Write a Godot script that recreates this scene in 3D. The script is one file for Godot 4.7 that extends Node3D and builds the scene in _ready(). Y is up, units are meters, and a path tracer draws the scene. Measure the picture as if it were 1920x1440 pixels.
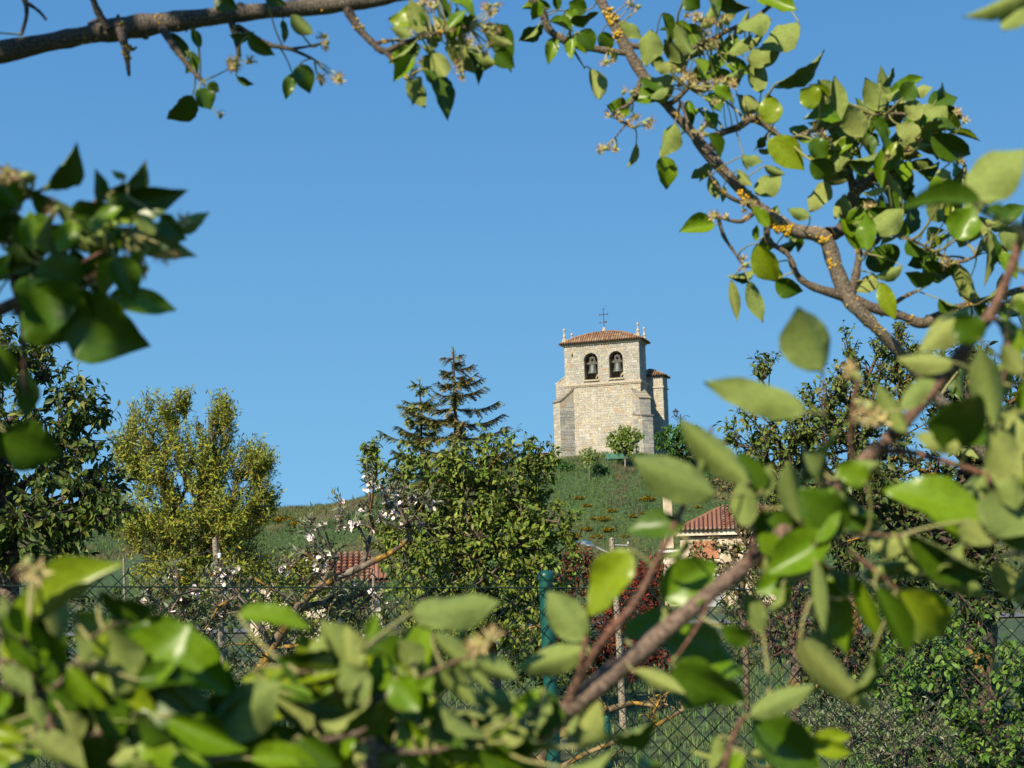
extends Node3D

const F := 2400.0            # focal length in photograph pixels (1920 x 1440)
const EYE := Vector3(0, 1.6, 0)
var CB := Basis()
var rng := RandomNumberGenerator.new()
var M := {}
var LEAF := []               # shared blade meshes of the near leaves
var SMALL := {}              # shared small meshes of far leaves
var noise := FastNoiseLite.new()

# ---------------------------------------------------------------- small helpers
func px(x: float, y: float, d: float) -> Vector3:
	return EYE + CB * (Vector3((x - 960.0) / F, (720.0 - y) / F, -1.0) * d)

func sm(a: float, b: float, v: float) -> float:
	var t := clampf((v - a) / (b - a), 0.0, 1.0)
	return t * t * (3.0 - 2.0 * t)

func gh(x: float, z: float) -> float:
	var d := -z
	var h := -0.8 * sm(14.0, 50.0, d)
	var gx := (x - 9.0) / 40.0
	h += 11.8 * sm(74.0, 113.0, d) * exp(-gx * gx) * (1.0 - 0.6 * sm(140.0, 200.0, d))
	h += (13.0 + 1.2 * sin(x * 0.035 + 1.0)) * sm(130.0, 215.0, d) * (1.0 - exp(-gx * gx) * 0.4)
	if d > 60.0:
		h += 0.35 * noise.get_noise_2d(x * 6.0, z * 6.0) * sm(60.0, 90.0, d)
	return h

func hit(x: float, y: float, d0 := 20.0) -> Vector3:
	var d := d0
	while d < 320.0:
		var p := px(x, y, d)
		if p.y <= gh(p.x, p.z):
			return Vector3(p.x, gh(p.x, p.z), p.z)
		d += 0.25
	return px(x, y, 200.0)

func on_ground(p: Vector3) -> Vector3:
	return Vector3(p.x, gh(p.x, p.z), p.z)

func rr(a: float, b: float) -> float:
	return rng.randf_range(a, b)

func rdir() -> Vector3:
	var z := rr(-1, 1)
	var a := rr(0, TAU)
	var s := sqrt(1.0 - z * z)
	return Vector3(s * cos(a), z, s * sin(a))

func lin(r: float, g: float, b: float) -> Color:
	return Color(r, g, b).linear_to_srgb()

class MB:
	var v := PackedVector3Array()
	var n := PackedVector3Array()
	var c := PackedColorArray()
	var t := PackedVector2Array()
	var ix := PackedInt32Array()
	func add(p: Vector3, nn: Vector3, col: Color, uv := Vector2.ZERO) -> int:
		v.append(p); n.append(nn); c.append(col); t.append(uv)
		return v.size() - 1
	func tri(a: int, b: int, d: int) -> void:
		var nn := n[a] + n[b] + n[d]
		if (v[b] - v[a]).cross(v[d] - v[a]).dot(nn) > 0.0:
			ix.append(a); ix.append(d); ix.append(b)
		else:
			ix.append(a); ix.append(b); ix.append(d)
	func quad(a: Vector3, b: Vector3, d: Vector3, e: Vector3, nn: Vector3, col := Color.WHITE) -> void:
		var i := add(a, nn, col, Vector2(0, 0)); add(b, nn, col, Vector2(1, 0)); add(d, nn, col, Vector2(1, 1)); add(e, nn, col, Vector2(0, 1))
		tri(i, i + 1, i + 2); tri(i, i + 2, i + 3)
	func flat3(a: Vector3, b: Vector3, d: Vector3, nn: Vector3, col := Color.WHITE) -> void:
		var i := add(a, nn, col); add(b, nn, col); add(d, nn, col)
		tri(i, i + 1, i + 2)
	func box(o: Vector3, s: Vector3, col := Color.WHITE, bs := Basis()) -> void:
		# o: centre, s: full size
		var x := bs.x * s.x * 0.5; var y := bs.y * s.y * 0.5; var z := bs.z * s.z * 0.5
		quad(o + x - y - z, o + x + y - z, o + x + y + z, o + x - y + z, bs.x, col)
		quad(o - x - y - z, o - x + y - z, o - x + y + z, o - x - y + z, -bs.x, col)
		quad(o - x + y - z, o + x + y - z, o + x + y + z, o - x + y + z, bs.y, col)
		quad(o - x - y - z, o + x - y - z, o + x - y + z, o - x - y + z, -bs.y, col)
		quad(o - x - y + z, o + x - y + z, o + x + y + z, o - x + y + z, bs.z, col)
		quad(o - x - y - z, o + x - y - z, o + x + y - z, o - x + y - z, -bs.z, col)
	func tube(p: PackedVector3Array, r: PackedFloat32Array, sides: int, col: PackedColorArray, cap := true) -> void:
		var m := p.size()
		if m < 2: return
		var d0 := (p[1] - p[0]).normalized()
		var u := d0.cross(Vector3.UP if absf(d0.y) < 0.9 else Vector3.RIGHT).normalized()
		var first := v.size()
		var len := 0.0
		for i in m:
			var d := (p[mini(i + 1, m - 1)] - p[maxi(i - 1, 0)]).normalized()
			u = (u - d * u.dot(d)).normalized()
			var w := d.cross(u)
			if i > 0: len += p[i].distance_to(p[i - 1])
			var cc: Color = col[mini(i, col.size() - 1)]
			for k in sides:
				var a := TAU * k / sides
				var nn := u * cos(a) + w * sin(a)
				add(p[i] + nn * r[i], nn, cc, Vector2(float(k) / sides, len))
		for i in m - 1:
			for k in sides:
				var a := first + i * sides + k
				var b := first + i * sides + (k + 1) % sides
				tri(a, b, b + sides); tri(a, b + sides, a + sides)
		if cap:
			var e := first + (m - 1) * sides
			var dd := (p[m - 1] - p[m - 2]).normalized()
			var ci := add(p[m - 1] + dd * r[m - 1] * 0.5, dd, col[col.size() - 1])
			for k in sides:
				tri(e + k, e + (k + 1) % sides, ci)
	func lathe(prof: Array, sides: int, col := Color.WHITE, o := Vector3.ZERO) -> void:
		# prof: [r, y] pairs, bottom to top
		var first := v.size()
		var m := prof.size()
		for i in m:
			var a: Array = prof[maxi(i - 1, 0)]; var b: Array = prof[mini(i + 1, m - 1)]
			var tg := Vector2(b[0] - a[0], b[1] - a[1]).normalized()
			for k in sides:
				var an := TAU * k / sides
				var nn := Vector3(cos(an) * tg.y, -tg.x, sin(an) * tg.y)
				if nn.length() < 0.01: nn = Vector3.UP
				add(o + Vector3(cos(an) * prof[i][0], prof[i][1], sin(an) * prof[i][0]), nn.normalized(), col)
		for i in m - 1:
			for k in sides:
				var a := first + i * sides + k
				var b := first + i * sides + (k + 1) % sides
				tri(a, b, b + sides); tri(a, b + sides, a + sides)
	func blob(o: Vector3, r: Vector3, col: Color, seg := 5, rings := 3) -> void:
		var first := v.size()
		for i in rings + 1:
			var la := PI * i / rings
			for k in seg:
				var lo := TAU * k / seg + i * 0.5
				var nn := Vector3(sin(la) * cos(lo), cos(la), sin(la) * sin(lo))
				add(o + nn * r, nn, col)
		for i in rings:
			for k in seg:
				var a := first + i * seg + k
				var b := first + i * seg + (k + 1) % seg
				tri(a, b, b + seg); tri(a, b + seg, a + seg)
	func mesh() -> ArrayMesh:
		var arr := []
		arr.resize(Mesh.ARRAY_MAX)
		arr[Mesh.ARRAY_VERTEX] = v; arr[Mesh.ARRAY_NORMAL] = n; arr[Mesh.ARRAY_COLOR] = c
		arr[Mesh.ARRAY_TEX_UV] = t; arr[Mesh.ARRAY_INDEX] = ix
		var me := ArrayMesh.new()
		me.add_surface_from_arrays(Mesh.PRIMITIVE_TRIANGLES, arr)
		return me

func thing(called: String, label: String, category: String, at := Vector3.ZERO, group := "", yaw := 0.0) -> Node3D:
	var o := Node3D.new()
	o.name = numbered(called)
	add_child(o)
	o.position = at
	o.rotation.y = yaw
	o.set_meta("label", label); o.set_meta("category", category)
	if group: o.set_meta("group", group)
	return o

var taken := {}
func numbered(s: String) -> String:
	taken[s] = taken.get(s, -1) + 1
	return s if taken[s] == 0 else "%s_%03d" % [s, taken[s]]

func part(called: String, mb: MB, m: Material, parent: Node3D, kind := "", world := false) -> MeshInstance3D:
	if world:
		for i in mb.v.size(): mb.v[i] -= parent.position
	var o := MeshInstance3D.new()
	o.name = called
	o.mesh = mb.mesh()
	o.material_override = null
	o.mesh.surface_set_material(0, m)
	parent.add_child(o, true)
	if kind: o.set_meta("kind", kind)
	return o

func scatter(called: String, mesh: Mesh, xf: Array, cols: PackedColorArray, parent: Node3D, kind := "stuff") -> MultiMeshInstance3D:
	var mm := MultiMesh.new()
	mm.transform_format = MultiMesh.TRANSFORM_3D
	mm.use_colors = true
	mm.mesh = mesh
	mm.instance_count = xf.size()
	for i in xf.size():
		var tf: Transform3D = xf[i]
		tf.origin -= parent.position if parent != self else Vector3.ZERO
		mm.set_instance_transform(i, tf)
		mm.set_instance_color(i, cols[i])
	var o := MultiMeshInstance3D.new()
	o.name = called
	o.multimesh = mm
	parent.add_child(o, true)
	if kind: o.set_meta("kind", kind)
	return o

# ---------------------------------------------------------------- textures and materials
func noise_tex(sd: int, freq: float, a: Color, b: Color, lo := 0.25, hi := 0.75, size := 256, oct := 5) -> ImageTexture:
	var f := FastNoiseLite.new()
	f.seed = sd; f.frequency = freq; f.fractal_octaves = oct
	f.noise_type = FastNoiseLite.TYPE_SIMPLEX
	var g := f.get_seamless_image(size, size)
	var im := Image.create(size, size, false, Image.FORMAT_RGB8)
	for y in size:
		for x in size:
			im.set_pixel(x, y, a.lerp(b, clampf((g.get_pixel(x, y).r - lo) / (hi - lo), 0, 1)))
	im.generate_mipmaps()
	return ImageTexture.create_from_image(im)

func bump_tex(sd: int, freq: float, size := 256) -> ImageTexture:
	var f := FastNoiseLite.new()
	f.seed = sd; f.frequency = freq; f.fractal_octaves = 5
	var g := f.get_seamless_image(size, size)
	g.convert(Image.FORMAT_RGBA8)
	g.bump_map_to_normal_map(6.0)
	return ImageTexture.create_from_image(g)

func mat(col: Color, rough := 0.8, vc := false) -> StandardMaterial3D:
	var m := StandardMaterial3D.new()
	m.albedo_color = col
	m.roughness = rough
	m.vertex_color_use_as_albedo = vc
	m.cull_mode = BaseMaterial3D.CULL_DISABLED
	return m

func tri_tex(m: StandardMaterial3D, tex: Texture2D, scale: float, nrm: Texture2D = null, ns := 1.0) -> StandardMaterial3D:
	m.albedo_texture = tex
	m.uv1_triplanar = true
	m.uv1_world_triplanar = true
	m.uv1_scale = Vector3.ONE * scale
	if nrm:
		m.normal_enabled = true; m.normal_texture = nrm; m.normal_scale = ns
	return m

func leaf_tex(top: bool) -> ImageTexture:
	# blade of a pear leaf: midrib, side veins and mottling (print of the blade, no shading)
	var s := 256
	var im := Image.create(s, s, false, Image.FORMAT_RGB8)
	var f := FastNoiseLite.new()
	f.seed = 5; f.frequency = 0.03; f.fractal_octaves = 4
	for y in s:
		for x in s:
			var u := (float(x) / s - 0.5) * 2.0
			var w := float(y) / s
			var g := 0.5 + 0.5 * f.get_noise_2d(x, y)
			var k := 0.80 + 0.22 * g
			var c := Color(k, k, k)
			var vein := absf(fposmod(w * 9.0 - absf(u) * 2.6, 1.0) - 0.5)
			var side := clampf(1.0 - vein / 0.07, 0, 1) * 0.4
			var mid := clampf(1.0 - absf(u) / (0.055 - 0.03 * w), 0, 1)
			var vc := Color(1.0, 1.0, 0.80) if top else Color(0.93, 0.97, 0.82)
			c = c.lerp(vc, maxf(side * (0.45 if top else 0.6), mid * 0.8))
			var sp := f.get_noise_2d(x * 2.3 + 400.0, y * 2.3)
			if sp > 0.52: c = c.lerp(Color(0.62, 0.42, 0.30), clampf((sp - 0.52) * 9.0, 0, 0.8))
			if g > 0.83 and top: c = c.lerp(Color(0.95, 0.92, 0.6), (g - 0.83) * 3.0)
			im.set_pixel(x, y, c)
	im.generate_mipmaps()
	return ImageTexture.create_from_image(im)

func make_materials() -> void:
	var t_top := leaf_tex(true)
	var t_bot := leaf_tex(false)
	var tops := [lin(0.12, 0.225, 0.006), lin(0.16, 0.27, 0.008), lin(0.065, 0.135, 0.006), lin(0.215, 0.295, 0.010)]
	M.top = []
	for c in tops:
		var m := mat(c, 0.36)
		m.albedo_texture = t_top
		m.backlight_enabled = true; m.backlight = Color(0.40, 0.44, 0.05)
		m.metallic_specular = 0.40
		M.top.append(m)
	M.bot = []
	for c in [lin(0.245, 0.31, 0.082), lin(0.29, 0.335, 0.095), lin(0.205, 0.27, 0.075)]:
		var m := mat(c, 0.62)
		m.albedo_texture = t_bot
		m.backlight_enabled = true; m.backlight = Color(0.36, 0.40, 0.08)
		m.metallic_specular = 0.2
		M.bot.append(m)
	var bark_n := bump_tex(11, 0.03)
	M.bark = tri_tex(mat(Color.WHITE, 0.85, true), noise_tex(21, 0.035, Color(0.42, 0.40, 0.38), Color(1, 1, 1), 0.25, 0.7), 22.0, bark_n, 1.3)
	M.barkfar = tri_tex(mat(Color.WHITE, 0.9, true), noise_tex(22, 0.02, Color(0.5, 0.5, 0.5), Color(1, 1, 1)), 3.0)
	M.stem = mat(Color.WHITE, 0.6, true)
	M.lichen = mat(Color.WHITE, 0.95, true)
	M.blossom = mat(Color.WHITE, 0.8, true)
	M.blossom.backlight_enabled = true; M.blossom.backlight = Color(0.4, 0.4, 0.4)
	# far foliage: tinted by instance colours
	M.far_leaf = mat(Color.WHITE, 0.48, true)
	M.far_leaf.metallic_specular = 0.32
	M.far_leaf.backlight_enabled = true; M.far_leaf.backlight = Color(0.36, 0.38, 0.06)
	M.matt_leaf = mat(Color.WHITE, 0.7, true)
	M.matt_leaf.metallic_specular = 0.2
	M.matt_leaf.backlight_enabled = true; M.matt_leaf.backlight = Color(0.4, 0.42, 0.25)
	M.needle = mat(Color.WHITE, 0.7, true)
	M.needle.metallic_specular = 0.2
	M.petal = mat(Color.WHITE, 0.6, true)
	M.petal.backlight_enabled = true; M.petal.backlight = Color(0.5, 0.5, 0.5)
	M.stone = tri_tex(mat(Color.WHITE, 0.92, true), noise_tex(31, 0.03, Color(0.74, 0.71, 0.66), Color(1.0, 1.0, 1.0), 0.2, 0.65), 0.9, bump_tex(32, 0.04), 1.0)
	M.mortar = tri_tex(mat(lin(0.50, 0.435, 0.325), 0.95), noise_tex(33, 0.03, Color(0.75, 0.75, 0.75), Color(1, 1, 1)), 0.9)
	M.dressed = tri_tex(mat(lin(0.60, 0.53, 0.41), 0.85), noise_tex(34, 0.03, Color(0.7, 0.68, 0.65), Color(1, 1, 1)), 1.2)
	M.tile = tri_tex(mat(Color.WHITE, 0.85, true), noise_tex(35, 0.03, Color(0.62, 0.6, 0.58), Color(1, 1, 1)), 1.1)
	M.yoke = mat(lin(0.075, 0.068, 0.06), 0.7)
	M.wood_dark = mat(lin(0.09, 0.06, 0.04), 0.8)
	M.iron = mat(lin(0.035, 0.035, 0.04), 0.6)
	M.bronze = mat(lin(0.11, 0.125, 0.115), 0.55)
	M.bronze.metallic = 0.35
	M.plaster = tri_tex(mat(lin(0.62, 0.52, 0.38), 0.9), noise_tex(36, 0.012, Color(0.82, 0.8, 0.78), Color(1, 1, 1)), 0.35)
	M.plaster2 = tri_tex(mat(lin(0.72, 0.63, 0.50), 0.9), noise_tex(37, 0.012, Color(0.82, 0.8, 0.78), Color(1, 1, 1)), 0.35)
	M.brick = mat(Color.WHITE, 0.9, true)
	M.green_metal = mat(lin(0.006, 0.075, 0.062), 0.38)
	M.green_wire = mat(lin(0.008, 0.022, 0.019), 0.7)
	M.green_wire.metallic_specular = 0.25
	M.post_wood = tri_tex(mat(lin(0.46, 0.40, 0.32), 0.9), noise_tex(38, 0.03, Color(0.5, 0.48, 0.45), Color(1, 1, 1)), 5.0)
	M.pane = mat(lin(0.05, 0.06, 0.07), 0.08)
	M.white = mat(lin(0.8, 0.8, 0.78), 0.4)
	M.zinc = mat(lin(0.35, 0.36, 0.37), 0.45)
	M.bench = mat(lin(0.03, 0.16, 0.12), 0.5)
	M.glass = mat(lin(0.55, 0.55, 0.5), 0.3)
	M.grass = mat(Color.WHITE, 0.75, true)
	M.grass.backlight_enabled = true; M.grass.backlight = Color(0.35, 0.4, 0.2)
	M.ground = tri_tex(mat(Color.WHITE, 0.95, true), noise_tex(41, 0.02, Color(0.55, 0.55, 0.5), Color(1, 1, 1), 0.2, 0.8, 512, 6), 0.23)
	M.road = tri_tex(mat(lin(0.16, 0.165, 0.17), 0.9), noise_tex(42, 0.05, Color(0.8, 0.8, 0.8), Color(1, 1, 1)), 0.8)

# ---------------------------------------------------------------- leaf shapes
func half_width(t: float) -> float:
	# pear leaf outline: broad below the middle, drawn out to a short point
	var a := pow(sin(PI * pow(clampf(t, 0, 1), 0.82)), 0.75)
	var tip := 1.0 - 0.35 * sm(0.72, 0.97, t)
	return 0.5 * a * tip

func make_leaf(fold: float, bend: float, wave: float, twist: float, ph: float) -> ArrayMesh:
	var rows := 14
	var cols := 6
	var P := []
	for i in rows + 1:
		var t := float(i) / rows
		var row := []
		var hw := half_width(t)
		for j in cols + 1:
			var u := float(j) / cols * 2.0 - 1.0
			var au := absf(u)
			var x := u * hw * cos(fold * au)
			var z := hw * au * sin(fold) * 0.9 + bend * (t * t * 0.9) - bend * 0.35 * t
			z += wave * sin(t * 9.0 + ph + (1.6 if u > 0 else 0.0)) * au * au * (0.3 + hw)
			z += twist * u * hw * (t - 0.3)
			z += 0.02 * sin(t * 30.0 + ph) * au * au * hw * 2.0
			row.append(Vector3(x, t - 0.12 * absf(bend) * t * t, z))
		P.append(row)
	var am := ArrayMesh.new()
	for side in [1.0, -1.0]:
		var mb := MB.new()
		for i in rows + 1:
			for j in cols + 1:
				var p: Vector3 = P[i][j]
				var du: Vector3 = P[i][mini(j + 1, cols)] - P[i][maxi(j - 1, 0)]
				var dv: Vector3 = P[mini(i + 1, rows)][j] - P[maxi(i - 1, 0)][j]
				if du.length() < 1e-5: du = Vector3(1, 0, 0)
				var nn: Vector3 = du.cross(dv).normalized() * side
				mb.add(p + nn * 0.0025, nn, Color.WHITE, Vector2(float(j) / cols, float(i) / rows))
		for i in rows:
			for j in cols:
				var a := i * (cols + 1) + j
				mb.tri(a, a + 1, a + cols + 2); mb.tri(a, a + cols + 2, a + cols + 1)
		var arr := []
		arr.resize(Mesh.ARRAY_MAX)
		arr[Mesh.ARRAY_VERTEX] = mb.v; arr[Mesh.ARRAY_NORMAL] = mb.n; arr[Mesh.ARRAY_TEX_UV] = mb.t; arr[Mesh.ARRAY_INDEX] = mb.ix
		am.add_surface_from_arrays(Mesh.PRIMITIVE_TRIANGLES, arr)
	am.surface_set_material(0, M.top[0])
	am.surface_set_material(1, M.bot[0])
	return am

func small_leaf(m: Material, wid: float, fold: float, bend: float, seg := 3) -> ArrayMesh:
	# a folded blade of unit length for far crowns
	var mb := MB.new()
	for i in seg + 1:
		var t := float(i) / seg
		var hw := wid * 0.5 * sin(PI * clampf(0.06 + 0.9 * pow(t, 0.85), 0, 1))
		var zc := -bend * t * t
		for j in 3:
			var u := float(j) - 1.0
			mb.add(Vector3(u * hw, t, zc + absf(u) * hw * fold), Vector3(-u * fold * 0.8, bend * t * 1.3, 1).normalized(), Color.WHITE, Vector2(j * 0.5, t))
	for i in seg:
		for j in 2:
			var a := i * 3 + j
			mb.tri(a, a + 1, a + 4); mb.tri(a, a + 4, a + 3)
	var me := mb.mesh()
	me.surface_set_material(0, m)
	return me

func sprig(m: Material, count: int, leaf_len: float, wid: float, sd: int) -> ArrayMesh:
	# a few small blades round a point, unit size, for tiny far foliage
	var r2 := RandomNumberGenerator.new()
	r2.seed = sd
	var mb := MB.new()
	for k in count:
		var a := r2.randf_range(0, TAU)
		var e := r2.randf_range(-0.4, 1.2)
		var d := Vector3(cos(a) * cos(e), sin(e), sin(a) * cos(e))
		var s := d.cross(Vector3(r2.randf_range(-1, 1), r2.randf_range(-1, 1), r2.randf_range(-1, 1))).normalized()
		var nn := d.cross(s).normalized()
		var o := d * r2.randf_range(0.0, 0.5) + Vector3(0, r2.randf_range(0, 0.5), 0)
		var b := o + d * leaf_len
		var mid := o + d * leaf_len * 0.45 + nn * leaf_len * 0.08
		mb.flat3(o, mid + s * wid, b, nn)
		mb.flat3(o, mid - s * wid, b, nn)
	var me := mb.mesh()
	me.surface_set_material(0, m)
	return me

func tuft(m: Material, blades: int, sd: int) -> ArrayMesh:
	var r2 := RandomNumberGenerator.new()
	r2.seed = sd
	var mb := MB.new()
	for k in blades:
		var a := r2.randf_range(0, TAU)
		var lean := r2.randf_range(0.1, 0.55)
		var dd := Vector3(cos(a), 0, sin(a))
		var s := Vector3(-sin(a), 0, cos(a)) * r2.randf_range(0.02, 0.04)
		var o := dd * r2.randf_range(0, 0.25)
		var h := r2.randf_range(0.6, 1.1)
		var p1 := o + Vector3(0, h * 0.55, 0) + dd * lean * 0.3
		var p2 := o + Vector3(0, h, 0) + dd * lean
		var nn := (dd + Vector3(0, 0.5, 0)).normalized()
		mb.quad(o - s, o + s, p1 + s * 0.8, p1 - s * 0.8, nn)
		mb.flat3(p1 - s * 0.8, p1 + s * 0.8, p2, nn)
	var me := mb.mesh()
	me.surface_set_material(0, m)
	return me

# ---------------------------------------------------------------- stage
func _ready() -> void:
	rng.seed = 20240517
	noise.seed = 9; noise.frequency = 0.02
	CB = Basis(Vector3.RIGHT, deg_to_rad(8.1)) * Basis(Vector3.BACK, deg_to_rad(-1.4))
	var cam := Camera3D.new()
	cam.name = "camera"
	cam.transform = Transform3D(CB, EYE)
	cam.fov = rad_to_deg(2.0 * atan(720.0 / F))
	cam.near = 0.05
	cam.far = 2000.0
	var at := CameraAttributesPhysical.new()
	at.frustum_focal_length = 20.0
	at.exposure_aperture = 3.7
	at.frustum_focus_distance = 8.5
	add_child(cam)
	cam.attributes = at
	cam.fov = rad_to_deg(2.0 * atan(720.0 / F))
	cam.current = true
	var sky := ProceduralSkyMaterial.new()
	sky.sky_top_color = lin(0.034, 0.143, 0.375)
	sky.sky_horizon_color = lin(0.165, 0.388, 0.600)
	sky.sky_curve = 0.24
	sky.ground_bottom_color = lin(0.10, 0.12, 0.06)
	sky.ground_horizon_color = lin(0.20, 0.25, 0.18)
	sky.sun_angle_max = 1.0
	var env := Environment.new()
	env.background_mode = Environment.BG_SKY
	env.sky = Sky.new()
	env.sky.sky_material = sky
	env.tonemap_mode = Environment.TONE_MAPPER_LINEAR
	env.tonemap_exposure = 1.45
	env.sdfgi_enabled = true; env.ssao_enabled = true; env.ssil_enabled = true
	var we := WorldEnvironment.new()
	we.name = "world_environment"
	we.environment = env
	add_child(we)
	var sun := DirectionalLight3D.new()
	sun.name = "sun"
	sun.light_energy = 1.6
	sun.light_color = Color(1.0, 0.945, 0.84)
	sun.light_angular_distance = 0.5
	sun.shadow_enabled = true
	add_child(sun)
	sun.look_at_from_position(Vector3(-0.42, 0.56, 0.71) * 50.0, Vector3.ZERO)

	make_materials()
	small_init()
	terrain()
	church()
	hill_things()
	houses()
	orchard()
	fence()
	near_trees()

# ---------------------------------------------------------------- ground
func terrain() -> void:
	var mb := MB.new()
	var ds := []
	var d := -14.0
	while d < 700.0:
		ds.append(d)
		d += 0.5 if d < 16 else (1.2 if d < 130 else (4.0 if d < 300 else 40.0))
	var nx := 90
	var dry := FastNoiseLite.new()
	dry.seed = 77; dry.frequency = 0.06; dry.fractal_octaves = 4
	for i in ds.size():
		var hw: float = 16.0 + 0.75 * absf(ds[i])
		for j in nx + 1:
			var x := (float(j) / nx * 2.0 - 1.0) * hw
			var z: float = -ds[i]
			var e := 0.3
			var nn := Vector3(gh(x - e, z) - gh(x + e, z), 2 * e, gh(x, z - e) - gh(x, z + e)).normalized()
			var k := dry.get_noise_2d(x, z) * 0.5 + 0.5
			var col := Color(0.07, 0.13, 0.032).lerp(Color(0.15, 0.13, 0.06), sm(0.45, 0.8, k))
			mb.add(Vector3(x, gh(x, z), z), nn, col)
	for i in ds.size() - 1:
		for j in nx:
			var a := i * (nx + 1) + j
			mb.tri(a, a + 1, a + nx + 2); mb.tri(a, a + nx + 2, a + nx + 1)
	var g := part("ground", mb, M.ground, self)
	g.set_meta("kind", "structure")
	g.set_meta("label", "grassy ground rising to a steep green hill"); g.set_meta("category", "ground")
	# lane by the houses
	var rb := MB.new()
	var prev := []
	for i in 30:
		var x := -24.0 + i * 2.2
		var zc := -52.0 + 1.5 * sin(x * 0.1)
		var a := Vector3(x, gh(x, zc - 1.6) + 0.06, zc - 1.6)
		var b := Vector3(x, gh(x, zc + 1.6) + 0.06, zc + 1.6)
		if prev: rb.quad(prev[0], a, b, prev[1], Vector3.UP)
		prev = [a, b]
	var rd := part("road", rb, M.road, self)
	rd.set_meta("kind", "structure"); rd.set_meta("label", "grey lane passing in front of the village houses"); rd.set_meta("category", "road")
	# grass
	var tf1 := tuft(M.grass, 7, 3)
	var tf2 := tuft(M.grass, 9, 4)
	var xf := []
	var cs := PackedColorArray()
	for i in 22000:
		var dd := 5.2 + 20.0 * pow(rng.randf(), 1.3)
		var x := rr(-1, 1) * (2.5 + 0.52 * dd)
		var s := rr(0.05, 0.13) * (1.0 + 0.5 * maxf(0, noise.get_noise_2d(x * 40, dd * 40)))
		xf.append(Transform3D(Basis(Vector3.UP, rr(0, TAU)).scaled(Vector3(s, s, s)), Vector3(x, gh(x, -dd) - 0.005, -dd)))
		var k := rng.randf()
		cs.append(Color(0.07, 0.15, 0.035).lerp(Color(0.16, 0.18, 0.06), k * k) * rr(0.8, 1.2))
	var gr := scatter("grass", tf1, xf, cs, self)
	gr.set_meta("label", "short green grass under the orchard trees behind the fence"); gr.set_meta("category", "grass")
	xf = []; cs = PackedColorArray()
	for i in 60000:
		var dd := rr(72, 118) if i < 42000 else rr(135, 230)
		var x := 9.0 + rr(-1, 1) * 34.0 if i < 42000 else rr(-75, 5)
		if Vector2(x - 8.0, dd - 116.0).length() < 4.5: continue
		var cl := noise.get_noise_2d(x * 9.0, dd * 9.0)
		var s := rr(0.14, 0.36) * (1.0 + 0.9 * maxf(0, cl))
		if i >= 42000: s *= 2.2
		xf.append(Transform3D(Basis(Vector3.UP, rr(0, TAU)).scaled(Vector3(s * 1.3, s, s * 1.3)), Vector3(x, gh(x, -dd) - 0.03, -dd)))
		var k := dry.get_noise_2d(x, -dd) * 0.5 + 0.5
		var k2 := dry.get_noise_2d(x * 3.1 + 50.0, -dd * 2.2) * 0.5 + 0.5
		var c := Color(0.07, 0.13, 0.028).lerp(Color(0.14, 0.135, 0.045), sm(0.4, 0.7, k))
		c = c.lerp(Color(0.04, 0.10, 0.028), sm(0.05, 0.4, cl))
		c = c.lerp(Color(0.115, 0.085, 0.055), sm(0.52, 0.68, k2) * (0.8 if dd < 104.0 or dd > 130.0 else 0.25))
		cs.append(c * rr(0.75, 1.25))
	var hg := scatter("hill_grass", tf2, xf, cs, self)
	hg.set_meta("label", "rough tussocky grass covering the slopes of the hill"); hg.set_meta("category", "grass")

# ---------------------------------------------------------------- masonry
func slab(mb: MB, o: Vector3, ux: Vector3, uy: Vector3, n: Vector3, x0: float, y0: float, x1: float, y1: float, dep: float, col: Color) -> void:
	var bv := 0.018
	# weathering: grey lichen and ochre stains in patches, as on the real wall
	var mid := o + ux * (x0 + x1) * 0.5 + uy * (y0 + y1) * 0.5
	var wn := noise.get_noise_3d(mid.x * 26.0, mid.y * 17.0, mid.z * 26.0)
	col = col.lerp(Color(0.44, 0.43, 0.40), sm(0.12, 0.45, wn) * 0.75)
	col = col.lerp(Color(0.56, 0.36, 0.17), sm(0.30, 0.5, noise.get_noise_3d(mid.x * 40.0 + 90.0, mid.y * 40.0, mid.z * 40.0)) * 0.5)
	var a := o + ux * x0 + uy * y0; var b := o + ux * x1 + uy * y0; var c := o + ux * x1 + uy * y1; var e := o + ux * x0 + uy * y1
	var f := n * dep
	var a2 := a + (ux + uy) * bv + f; var b2 := b + (-ux + uy) * bv + f; var c2 := c - (ux + uy) * bv + f; var e2 := e + (ux - uy) * bv + f
	mb.quad(a2, b2, c2, e2, n, col)
	mb.quad(a, b, b2, a2, (n - uy).normalized(), col)
	mb.quad(b, c, c2, b2, (n + ux).normalized(), col)
	mb.quad(c, e, e2, c2, (n + uy).normalized(), col)
	mb.quad(e, a, a2, e2, (n - ux).normalized(), col)

func stone_col(pal: Array) -> Color:
	var c: Color = pal[rng.randi() % pal.size()]
	var k := rr(0.88, 1.10)
	return Color(c.r * k, c.g * k * rr(0.98, 1.02), c.b * k * rr(0.92, 1.05))

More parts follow.
